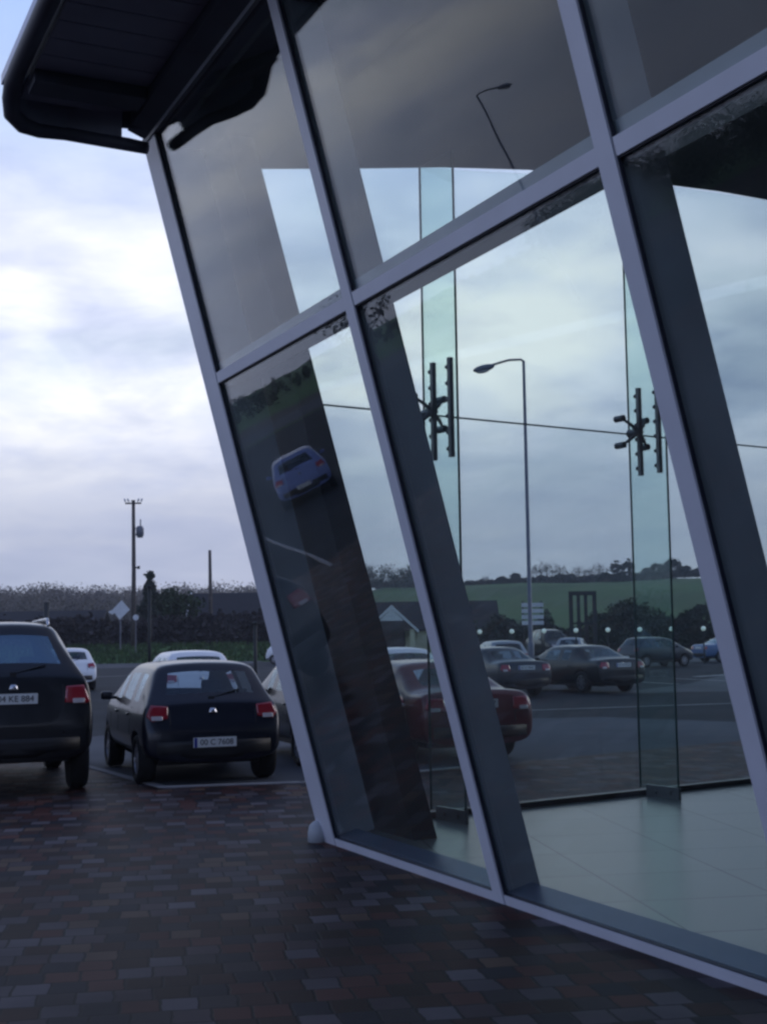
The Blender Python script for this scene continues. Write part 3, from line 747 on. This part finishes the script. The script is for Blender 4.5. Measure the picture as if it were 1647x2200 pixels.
    if rails:
        for sx in (-1, 1):
            b = MB(); xr = sx * W2 * P['wr'] * .80; zt = P['st'][9][4] - .05
            b.tube([(xr, .7, zt - .02), (xr, .82, zt + .06), (xr, 2.6, zt + .05), (xr, 2.75, zt - .02)], .018, 8); b.build('roof_rail', M['chrome'], root, True)
    if antenna:
        b = MB(); zt = P['st'][7][4]; b.tube([(0, .62, zt - .02), (-.0, .55, zt + .26)], .006, 5); b.build('aerial', M['plastic'], root)
    return root
blk = paint('black_car_paint', (.006, .007, .010)); navy = paint('blue_black_car_paint', (.008, .010, .020)); redp = paint('red_car_paint', (.11, .009, .015))
whp = paint('white_car_paint', (.88, .89, .90), .35); gryp = paint('dark_grey_car_paint', (.03, .035, .045)); slv = paint('silver_blue_car_paint', (.17, .22, .44), .35)
slv2 = paint('pale_silver_car_paint', (.34, .37, .40), .35); dkg = paint('charcoal_car_paint', (.016, .018, .022)); blu = paint('blue_car_paint', (.10, .18, .34))
gA = 'cars parked outside the showroom'
car('suv', SUV, -4.14, 14.80, -20, blk, 'tall black car with silver roof rails and white plate at the left edge', gA, '04 KE 884', rails=True, gm='tintglass')
car('hatch', HATCH, -2.06, 15.95, -20, navy, 'small black hatchback with red tail lights parked at the paving edge', gA, '00 C 7608', antenna=False)
car('hatch2', dict(HATCH, W=1.44), -.36, 17.75, -20, blk, 'black car mostly hidden behind the leaning corner post', gA)
car('sedan', SEDAN, 1.27, 17.95, -22, redp, 'dark red saloon car seen through the glass front', gA, '02 D 4417')
car('hatch', HATCH, -4.05, 29.3, -20, whp, 'white car showing only its roof above the small black hatchback', gA, detail=1)
car('hatch', HATCH, .62, 29.4, -20, whp, 'white car showing its roof just behind the red saloon', gA, detail=1)
car('hatch', HATCH, -10.75, 45.5, -20, whp, 'white car with a red tail light beside the tall black car', gA, detail=1)
car('sedan', SEDAN, 3.85, 36.3, -24, gryp, 'dark saloon left of the taller lamp post with both tail lights showing', gA, '03 D 9062')
car('sedan', SEDAN, 6.75, 37.7, -28, dkg, 'black saloon with its side showing parked right of another dark saloon', gA, '01 D 5523')
car('hatch', HATCH, 11.7, 64.6, 62, gryp, 'dark grey hatchback parked side on far across the car park', gA, detail=0)
car('hatch', HATCH, 4.9, 52.0, -10, slv2, 'pale silver car far off behind the left dark saloon', gA, detail=0)
car('suv', SUV, 9.6, 84.0, 165, dkg, 'grey green tall car facing us below the white sign boards', gA, detail=0)
car('sedan', SEDAN, 17.2, 73, 70, blu, 'blue car far off near the dark hedge at the right', gA, detail=0)
car('hatch', HATCH, 10.2, 74, 15, slv2, 'silver car far off behind the side on grey hatchback', gA, detail=0)
car('hatch', HATCH, -7.6, 86, 100, whp, 'white car beyond the road beside the leaning corner post', gA, detail=0)
car('hatch', HATCH, -21.7, 29.0, -48, slv, 'silver blue hatchback seen only as a reflection in the lower left glass', gA, '05 D 7120', detail=1)

# ------------------------------------------------------------------ street furniture
def lamp(x, y, h, armdir, label, g='tall street lamps'):
    root = empty('street_lamp', (x, y, 0)); tag(root, label, 'street lamp', g)
    b = MB(); b.tube([(0, 0, 0), (0, 0, 1.4), (0, 0, 1.45), (0, 0, h)], [.11, .11, .075, .05], 12); b.build('pole', M['metalpost'], root, True)
    a = Vector((math.cos(armdir), math.sin(armdir), 0))
    b = MB(); b.tube([(0, 0, h - .05), a * .08 + Vector((0, 0, h + .04)), a * .5 + Vector((0, 0, h + .03)), a * 1.1 + Vector((0, 0, h - .14))], .04, 10); b.build('arm', M['metalpost'], root, True)
    b = MB(); mt4 = Matrix.Translation(a * 1.35 + Vector((0, 0, h - .24))) @ Matrix.Rotation(armdir, 4, 'Z') @ Matrix.Rotation(R(13), 4, 'Y')
    r = bmesh.ops.create_uvsphere(b.bm, u_segments=16, v_segments=10, radius=1)
    bmesh.ops.transform(b.bm, matrix=mt4 @ Matrix.Diagonal((.38, .16, .12, 1)), verts=r['verts'])
    hd = b.build('lamp_head', M['metalpost'], root, True)
    b = MB(); r = bmesh.ops.create_uvsphere(b.bm, u_segments=14, v_segments=8, radius=1)
    bmesh.ops.transform(b.bm, matrix=mt4 @ Matrix.Translation((.04, 0, -.06)) @ Matrix.Diagonal((.26, .12, .10, 1)), verts=r['verts']); b.build('lens', M['signgrey'], hd, True)
lamp(4.82, 44, 10.95, math.pi, 'tall grey street lamp with its arm to the left seen through the glass')
lamp(-54.6, 36.1, 11.5, R(240), 'tall street lamp seen only as a slanted reflection in the upper glass')
# utility poles
def upole(x, y, z0, z1, full, label):
    root = empty('utility_pole', (x, y, z0)); tag(root, label, 'utility pole', 'wooden utility poles'); H = z1 - z0
    b = MB(); b.tube([(0, 0, -.3), (.03, 0, H * .5), (-.02, 0, H)], [.20, .17, .13], 12); b.build('pole', M['wood'], root, True)
    if full:
        b = MB(); b.box((0, -.15, H - .25), (1.25, .1, .12)); b.box((0, -.15, H - .05), (.3, .1, .1)); cr = b.build('crossarm', M['wood'], root)
        for sx in (-.58, -.32, .32, .58):
            b = MB(); b.lathe([(.02, 0), (.02, .10), (.09, .12), (.05, .18), (.09, .22), (.04, .34), (.01, .36)], 10, Matrix.Translation((sx, -.15, H - .19)) @ Matrix.Rotation(R(22 if sx > 0 else -22), 4, 'Y')); b.build('insulator', M['signgrey'], cr, True)
        b = MB(); b.lathe([(.20, -.5), (.25, -.46), (.25, .34), (.20, .40), (.05, .42)], 16, Matrix.Translation((.52, -.1, H - 2.45)))
        for a in range(8): b.box((.52 + .27 * math.cos(a * .785), -.1 + .27 * math.sin(a * .785), H - 2.5), (.06, .03, .6), None)
        b.lathe([(.03, 0), (.05, .05), (.05, .5), (.02, .55)], 8, Matrix.Translation((.56, -.1, H - 2.05))); b.box((.25, -.05, H - 2.2), (.3, .08, .08)); b.box((.25, -.05, H - 2.7), (.3, .08, .08)); b.build('transformer', M['metalpost'], root, True)
        b = MB(); b.box((.27, -.1, H - 5.3), (.34, .1, .1)); b.lathe([(.1, -.12), (.12, .12)], 8, Matrix.Translation((.42, -.1, H - 5.3))); b.build('bracket', M['darkpost'], root)
upole(-19.6, 103, 1.1, 12.62, True, 'tall wooden utility pole with crossarm and transformer beyond the road')
upole(-15.2, 115, 1.1, 9.4, False, 'shorter plain wooden pole in front of the dark house roof')
# road sign
root = empty('road_sign', (-20.2, 101, .9)); tag(root, 'pale diamond road sign seen beside the tall utility pole', 'road sign')
b = MB(); b.tube([(0, 0, -.2), (0, 0, 3.2)], .05, 8); b.build('post', M['metalpost'], root)
b = MB(); b.prism([(-.05, -.08, 2.35), (.72, -.08, 3.1), (0.1, -.08, 3.85), (-.62, -.08, 3.1)], (0, .03, 0)); b.prism([(-.63, -.06, 3.12), (-.95, -.06, 2.95), (-.6, -.06, 2.75), (-.42, -.06, 2.9)], (0, .03, 0)); b.build('sign_panel', M['signgrey'], root)
root = empty('small_sign', (-18.95, 100.6, .9)); tag(root, 'small pale sign on a short post right of the tall utility pole', 'sign')
b = MB(); b.tube([(0, 0, -.2), (0, 0, 2.3)], .035, 8); b.build('post', M['metalpost'], root)
b = MB(); b.lathe([(.22, -.02), (.22, .02)], 16, Matrix.Translation((0, -.05, 2.5)) @ Matrix.Rotation(R(90), 4, 'X')); b.build('sign_panel', M['signgrey'], root)
# sign boards behind the lamp
root = empty('sign_boards', (8.9, 80, 0)); tag(root, 'stack of small white sign boards on two posts behind the lamp post', 'sign')
for sx in (-.55, .55):
    b = MB(); b.tube([(sx, .06, 0), (sx, .06, 3.7)], .05, 8); b.build('post', M['darkpost'], root)
for j in range(4):
    for x0, w in ((-.44, .40), (.32, .72)):
        b = MB(); b.box((x0, 0, 3.45 - j * .36), (w, .03, .24), bev=.01); b.build('sign_panel', M['signgrey'], root)
# dark gantry frame
root = empty('hoarding_frame', (14.2, 95, 0)); tag(root, 'dark tall hoarding frame with slats in front of the green field', 'hoarding')
for sx in (-.85, .85):
    b = MB(); b.box((sx, 0, 2.35), (.28, .2, 4.7)); b.build('post', M['darkpost'], root)
for sx in (-.3, .22):
    b = MB(); b.box((sx, .02, 2.3), (.24, .08, 4.2)); b.build('slat', M['darkpost'], root)
b = MB(); b.box((0, 0, 4.55), (1.42, .16, .3)); b.box((0, 0, 2.4), (1.42, .1, .12)); b.build('crossbar', M['darkpost'], root)
# globes on low posts
g0 = None
for k in range(8):
    x = 4.99 + k * 1.70; y = 70 + k * .05
    root = empty('globe_lamp', (x, y, 0))
    where = ['leftmost, beside the leaning mullion', 'left of the white sign boards', 'right of the white sign boards', 'left of the dark hoarding frame and its gap', 'left of the dark bush', 'above the roof of the side on hatchback', 'third from the right hand mullion', 'rightmost, in front of the dark hedge'][k]
    tag(root, 'white globe on a low post, ' + where, 'globe lamp', 'row of white globe lamps across the car park')
    b = MB(); b.tube([(0, 0, 0), (0, 0, 1.70)], .04, 8); b.build('post', M['darkpost'], root)
    b = MB(); bmesh.ops.create_uvsphere(b.bm, u_segments=14, v_segments=10, radius=.125); bmesh.ops.translate(b.bm, verts=b.bm.verts[:], vec=(0, 0, 1.86)); b.build('globe', M['globe'], root, True)
# slim dark posts
for x, y, h, lab in ((-3.44, 35, 2.1, 'slim dark post just behind the small black hatchback on the right'), (-7.12, 40, 3.3, 'tall slim dark post left of the small black hatchback'), (-25.6, 100, 4.6, 'thick dark post in front of the brown wood at the left')):
    root = empty('dark_post', (x, y, 0)); tag(root, lab, 'post')
    b = MB(); b.tube([(0, 0, 0), (0, 0, h)], .05 if y < 50 else .2, 8); b.build('shaft', M['darkpost'], root, True)
    b = MB(); b.lathe([(.08 if y < 50 else .24, h), (.09 if y < 50 else .26, h + .03), (.02, h + .07)], 10); b.build('cap', M['darkpost'], root)
root = empty('white_cabinet', (19.9, 80, 0)); tag(root, 'small cream cabinet at the right end of the far car park', 'cabinet')
b = MB(); b.box((0, 0, .62), (.62, .45, 1.24), bev=.02); b.build('casing', M['cream'], root); b = MB(); b.box((0, -.236, .6), (.5, .02, 1.0), bev=.005); b.build('door', M['signgrey'], root)

# ------------------------------------------------------------------ houses
def gable(mb, x0, x1, y0, y1, ze, zr, ov=.3, th=.12, axis='x'):
    if axis == 'x':
        yc = (y0 + y1) / 2
        for a, c in ((y0 - ov, yc), (y1 + ov, yc)):
            k = (zr - ze) / (yc - y0); zz = ze - ov * k
            mb.hexa([(x0 - ov, a, zz), (x1 + ov, a, zz), (x1 + ov, c, zr), (x0 - ov, c, zr), (x0 - ov, a, zz + th), (x1 + ov, a, zz + th), (x1 + ov, c, zr + th), (x0 - ov, c, zr + th)])
    else:
        xc = (x0 + x1) / 2
        for a, c in ((x0 - ov, xc), (x1 + ov, xc)):
            k = (zr - ze) / (xc - x0); zz = ze - ov * k
            mb.hexa([(a, y0 - ov, zz), (a, y1 + ov, zz), (c, y1 + ov, zr), (c, y0 - ov, zr), (a, y0 - ov, zz + th), (a, y1 + ov, zz + th), (c, y1 + ov, zr + th), (c, y0 - ov, zr + th)])
def house(x, y, label, parts):
    root = empty('house', (x, y, 0)); tag(root, label, 'house'); parts(root); return root
def h1(root):     # cream bungalow with gabled porch
    b = MB(); b.box((4.5, 6.5, 1.2), (11.5, 7, 2.4)); w = b.build('wall', M['cream'], root)
    b = MB(); gable(b, -1.2, 10.2, 3, 10, 2.4, 4.95, .35); b.build('roof', M['roof'], root)
    for sx in (-1.95, 1.95):
        b = MB(); b.box((sx, .25, 1.15), (.45, .4, 2.3)); b.build('porch_pillar', M['cream'], root)
    b = MB(); b.prism([(-2.2, 0.1, 2.15), (2.2, 0.1, 2.15), (0, .1, 4.35)], (0, .15, 0)); pg = b.build('porch_gable', M['dark'], root)
    b = MB()
    for s in (-1, 1): b.prism([(s * 2.55, -.12, 1.95), (s * 2.55, -.12, 2.22), (0, -.12, 4.62), (0, -.12, 4.28)], (0, .1, 0))
    b.build('barge_board', M['white'], root)
    b = MB(); b.prism([(-1.15, -.02, 3.12), (1.15, -.02, 3.12), (0, -.02, 4.28)], (0, .08, 0)); gp = b.build('gable_panel', M['white'], root)
    b = MB(); b.prism([(-.22, -.05, 3.45), (.22, -.05, 3.45), (0, -.05, 3.8)], (0, .04, 0)); b.build('vent', M['signgrey'], gp)
    b = MB(); gable(b, -2.2, 2.2, .3, 4, 2.25, 4.38, .3, .1, 'y'); b.build('porch_roof', M['roof'], root)
    b = MB(); b.box((0, 2.94, 1.1), (2.6, .1, 2.2)); b.build('door', M['dark'], root)
    for wx in (4.4, 7.8):
        b = MB(); b.box((wx, 2.97, 1.35), (1.3, .08, 1.1)); f = b.build('window', M['white'], root); b = MB(); b.box((wx, 2.92, 1.35), (1.1, .04, .9)); b.build('pane', M['dark'], f)
house(.6, 125, 'cream bungalow with white gabled porch seen through the glass', h1)
def h2(root):
    b = MB(); b.box((5.5, 4, 1.9), (12, 7.5, 3.6)); b.build('wall', M['cream'], root)
    b = MB(); gable(b, -.2, 11.4, .25, 7.75, 3.6, 6.3, .3); b.build('roof', M['roof'], root)
    b = MB(); b.prism([(-.55, -.1, 3.3), (-.55, -.1, 3.6), (-.55, 4, 6.62), (-.55, 4, 6.2)], (.1, 0, 0)); b.build('barge_board', M['white'], root)
    b = MB(); b.box((9.5, 4, 6.7), (.9, .6, 1.1)); b.build('chimney', M['dark'], root)
    for wx in (2, 6):
        b = MB(); b.box((wx, .22, 2.4), (1.2, .08, 1.1)); f = b.build('window', M['white'], root); b = MB(); b.box((wx, .17, 2.4), (1., .04, .9)); b.build('pane', M['dark'], f)
house(-19.7, 134, 'dark roofed house behind the hedge left of the leaning post', h2)
def h3(root):
    b = MB(); b.box((6, 3, 1.6), (13, 6, 3.2)); b.build('wall', M['cream'], root)
    b = MB(); gable(b, -.5, 12.5, 0, 6, 3.2, 5.0, .3); b.build('roof', M['roof'], root)
    b = MB(); b.box((3, -.04, 2), (1.2, .08, 1.0)); f = b.build('window', M['white'], root); b = MB(); b.box((3, -.1, 2), (1., .04, .8)); b.build('pane', M['dark'], f)
house(-44.5, 148, 'long low dark roofed building in front of the brown wood at the left', h3)

# ------------------------------------------------------------------ trees, hedges, woods
def leaf(bm, c, s):
    a = Vector((random.gauss(0, 1), random.gauss(0, 1), random.gauss(0, 1))).normalized()
    b_ = a.cross(Vector((random.gauss(0, 1), random.gauss(0, 1), random.gauss(0, 1)))).normalized()
    k = s * random.uniform(.6, 1.3)
    bm.faces.new([bm.verts.new(c + a * k), bm.verts.new(c + b_ * k * .7), bm.verts.new(c - a * k), bm.verts.new(c - b_ * k * .7)])
def clump(bm, c, rad, n, s, flat=.8):
    for i in range(n):
        v = Vector((random.gauss(0, 1), random.gauss(0, 1), random.gauss(0, 1))).normalized() * (random.random() ** .45) * rad
        v.z *= flat; leaf(bm, c + v, s)
def crown_mesh(w, h, n_cl, n_leaf, s, shape='round', z0=0.):
    bm = bmesh.new()
    for i in range(n_cl):
        u = random.random(); a = random.random() * 6.283
        if shape == 'cone': z = h * u; r = w / 2 * (1 - u) ** .8 * random.uniform(.3, 1)
        else: z = h * u; r = w / 2 * math.sqrt(max(0, 1 - (2 * u - 1) ** 2)) * random.uniform(.35, 1)
        clump(bm, Vector((r * math.cos(a), r * math.sin(a), z0 + z)), w * random.uniform(.10, .20), n_leaf, s)
    me = bpy.data.meshes.new('crown'); bm.to_mesh(me); bm.free(); return me
def trunk_mesh(h, r, crown_w, bare=False, tw=60):
    b = MB(); b.tube([(0, 0, -.4), (.1 * r, 0, h * .5), (-.1, 0.05, h * .92)], [r, r * .7, r * .25], 8)
    nb_ = 14 if bare else 6
    for i in range(nb_):
        a = random.random() * 6.28; z = h * random.uniform(.3, .8); L_ = crown_w * .5 * random.uniform(.6, 1); up = random.uniform(.4, 1.1)
        e1 = Vector((math.cos(a) * L_ * .5, math.sin(a) * L_ * .5, z + L_ * .5 * up)); e2 = Vector((math.cos(a + .3) * L_, math.sin(a + .3) * L_, z + L_ * up))
        b.tube([(0, 0, z), e1, e2], [r * .35, r * .2, r * .06], 5)
        if bare:
            for j in range(tw // nb_ * 4):
                st = e1.lerp(e2, random.random()); dd = Vector((random.gauss(0, .8), random.gauss(0, .8), random.uniform(.1, 1.2))).normalized() * crown_w * random.uniform(.1, .25)
                q = [st + Vector((.02, 0, 0)) * 1, st - Vector((.03, .03, 0)), st + dd]
                b.bm.faces.new([b.bm.verts.new(v) for v in q])
    me = bpy.data.meshes.new('trunk'); b.bm.to_mesh(me); b.bm.free(); return me
KINDS = {}
def kind(name, w, h, ncl, nl, s, mt, shape='round', z0=0., tr=.2, bare=False):
    tm = trunk_mesh(h, tr, w, bare); tm.materials.append(M['bark'] if not bare else M['twig'])
    cm = crown_mesh(w, h - z0, ncl, nl, s, shape, z0); cm.materials.append(M[mt]); KINDS[name] = (tm, cm, w, h)
kind('bush', 6, 5, 60, 90, .16, 'leafdark', z0=.3)
kind('green_bush', 5, 4.5, 50, 90, .16, 'leafgreen', z0=.2)
kind('conifer', 2.6, 7.2, 110, 80, .13, 'leafdark', 'cone', z0=.4)
kind('ridge_round', 10, 9, 60, 80, .3, 'leafdark', z0=1.2, tr=.4)
kind('ridge_bare', 9, 9, 22, 22, .22, 'twig', z0=3, tr=.3, bare=True)
kind('ridge_cone', 7, 12, 60, 80, .3, 'leafdark', z0=1, tr=.4)
def tree(k, x, y, sc, label, name='tree', cat='tree', group=None, zs=1., rz=None):
    tm, cm, w, h = KINDS[k]
    root = empty(name, (x, y, height(x, y) - .05), random.random() * 6.28 if rz is None else rz); root.scale = (sc, sc, sc * zs); tag(root, label, cat, group)
    a = bpy.data.objects.new('trunk', tm); C.objects.link(a); a.parent = root
    c = bpy.data.objects.new('crown', cm); C.objects.link(c); c.parent = root
    return root
def az_xy(px, r):
    a = math.atan((px - 823.5) / 2830.6); return r * math.sin(a), r * math.cos(a)
tree('bush', *az_xy(1332, 100), .72, 'dark rounded bush right of the dark hoarding frame', 'bush', 'bush', 'dark bushes at the far edge of the car park')
tree('green_bush', *az_xy(1300, 103), .55, 'low green bush tucked beside the dark hoarding frame', 'bush', 'bush', 'dark bushes at the far edge of the car park')
tree('bush', *az_xy(1395, 106), .55, 'low dark bush seen through the right glass fin', 'bush', 'bush', 'dark bushes at the far edge of the car park')
tree('green_bush', *az_xy(1350, 114), .9, 'green bush standing behind the darkest rounded bush', 'bush', 'bush', 'dark bushes at the far edge of the car park')
tree('bush', *az_xy(1500, 108), .7, 'dark bush at the right end beside the right hand mullion', 'bush', 'bush', 'dark bushes at the far edge of the car park')
tree('conifer', *az_xy(320, 112), .86, 'dark narrow conifer right of the tall utility pole', 'conifer', 'conifer')
tree('green_bush', *az_xy(372, 116), 1.0, 'mid green bush between conifer and dark house roof', 'bush', 'bush', 'bushes along the verge at the left')
tree('bush', *az_xy(345, 118), .8, 'dark bush behind the conifer', 'bush', 'bush', 'bushes along the verge at the left')
# ridge trees
rg = 'trees along the ridge of the green field'
rid = [(785, 'ridge_round', .45, 1), (815, 'ridge_bare', .45, 1), (845, 'ridge_round', .5, .8), (880, 'ridge_round', .55, 1), (1010, 'ridge_round', .35, 1), (1040, 'ridge_bare', .5, 1), (1075, 'ridge_round', .5, .8), (1105, 'ridge_round', .5, 1),
       (1150, 'ridge_bare', .75, 1.1), (1172, 'ridge_bare', .8, 1.1), (1200, 'ridge_bare', .8, 1), (1222, 'ridge_round', .5, .8), (1240, 'ridge_bare', .75, 1), (1262, 'ridge_bare', .6, 1), (1285, 'ridge_bare', .85, 1), (1322, 'ridge_cone', .75, .9), (1348, 'ridge_cone', .75, .95),
       (1385, 'ridge_round', .5, 1), (1410, 'ridge_round', .7, .9), (1440, 'ridge_round', .85, .9), (1468, 'ridge_round', .6, .8), (1495, 'ridge_round', .45, .8), (1520, 'ridge_round', .4, .7), (1580, 'ridge_round', .5, .8), (1625, 'ridge_bare', .6, 1), (955, 'ridge_round', .5, .8), (920, 'ridge_bare', .5, 1), (700, 'ridge_round', .5, 1), (735, 'ridge_bare', .5, 1)]
cnt = {}
ORD = 'first second third fourth fifth sixth seventh eighth ninth tenth eleventh twelfth thirteenth fourteenth fifteenth sixteenth seventeenth eighteenth'.split()
for px_, k, sc, zs in sorted(rid):
    cnt[k] = cnt.get(k, 0) + 1; sc *= .72
    nm_ = {'ridge_round': 'rounded dark', 'ridge_bare': 'bare twiggy', 'ridge_cone': 'pointed dark'}[k]
    x, y = az_xy(px_, 372)
    tree(k, x, y, sc, '%s ridge tree above the field, %s of its kind from the left' % (nm_, ORD[cnt[k] - 1]), 'ridge_tree', 'tree', rg, zs)
# hedge masses
def mass(name, label, pts, n, s, mt, wid, hgt, kind_='stuff'):
    bm = bmesh.new()
    for (x0, y0), (x1, y1) in zip(pts, pts[1:]):
        L_ = math.hypot(x1 - x0, y1 - y0); k = int(n * L_)
        for i in range(k):
            t = random.random(); x = x0 + (x1 - x0) * t + random.gauss(0, wid * .35); y = y0 + (y1 - y0) * t + random.gauss(0, wid * .35)
            hh = hgt * (.75 + .45 * noise.noise(Vector((x * .35, y * .35, 5))) + .25 * noise.noise(Vector((x * 1.3, y * 1.3, 2))))
            z = height(x, y) + random.random() ** .7 * hh
            leaf(bm, Vector((x, y, z)), s)
    me = bpy.data.meshes.new(name); bm.to_mesh(me); bm.free(); o = link(name, me, M[mt])
    if kind_: o['kind'] = kind_
    o['label'] = label; return o
o = mass('hedge', 'x', [az_xy(-90, 109), az_xy(250, 110)], 650, .2, 'hedge', 1.8, 2.6, None); tag(o, 'long dark hedge beyond the grass verge left of the utility pole', 'hedge')
o = mass('hedge', 'x', [az_xy(262, 111), az_xy(640, 111)], 650, .2, 'hedge', 1.8, 2.9, None); tag(o, 'long dark brown hedge beyond the verge right of the utility pole', 'hedge')
o = mass('hedge', 'x', [az_xy(992, 119), az_xy(1640, 115)], 620, .2, 'leafdark', 2.2, 3.4, None); tag(o, 'dark green hedge below the field seen through the glass', 'hedge')
o = mass('ridge_hedge', 'thin hedgerow along the ridge above the green field', [az_xy(700, 372), az_xy(1150, 374), az_xy(1660, 372)], 260, .28, 'leafdark', 1.5, 2.6)
# wood on the left hill: a mass
def wood(name, label, a0, a1, r0, r1, n, hgt, s=.55, ncl=26, mt='leafbrown'):
    bm = bmesh.new()
    for i in range(n):
        a = R(random.uniform(a0, a1)); r = r0 + (r1 - r0) * random.random(); x, y = r * math.sin(a), r * math.cos(a)
        h = hgt * random.uniform(.75, 1.2); z = height(x, y)
        for j in range(3): clump(bm, Vector((x + random.gauss(0, 1.3), y + random.gauss(0, 1.3), z + h * (.35 + .25 * j))), h * random.uniform(.26, .38), ncl, s, .9)
    me = bpy.data.meshes.new(name); bm.to_mesh(me); bm.free(); o = link(name, me, M[mt]); o['kind'] = 'stuff'; o['label'] = label
wood('woodland', 'hazy brown wood covering the hill at the left', -22, -4.5, 200, 372, 620, 6.6, .17, 130)
wood('far_woodland', 'dark trees lining the land beyond the road at the left', -85, -59, 120, 200, 280, 6.0, .16, 90, 'leafdark')
wood('low_woodland', 'low dark scrub beyond the road outside the left edge of the view', -59, -22, 170, 260, 260, 2.4, .16, 50, 'leafdark')
wood('field_scrub', 'scrubby trees at the left end of the green field', -4.5, 1.8, 330, 372, 70, 5.0, .24, 50, 'leafdark')
# reflected tree close to the building's left
tree('ridge_bare', *(lambda a, r: (r * math.sin(R(a)), r * math.cos(R(a))))(-49.8, 120), .85, 'bare tree whose twigs reflect above the transom by the corner post', 'tree', 'tree')
# hazy evening air
b = MB(); b.box((0, 60, 21), (1100, 1060, 46)); hz_o = b.build('haze', None); hz_o['kind'] = 'stuff'; hz_o['label'] = 'thin evening haze softening the far wooded hill'
hm = bpy.data.materials.new('haze_air'); hm.use_nodes = True; hm.node_tree.nodes.clear()
ho = hm.node_tree.nodes.new('ShaderNodeOutputMaterial'); hv = hm.node_tree.nodes.new('ShaderNodeVolumePrincipled')
hv.inputs['Color'].default_value = (.82, .84, .95, 1); hv.inputs['Density'].default_value = .0005
hm.node_tree.links.new(hv.outputs[0], ho.inputs['Volume']); hz_o.data.materials.append(hm)
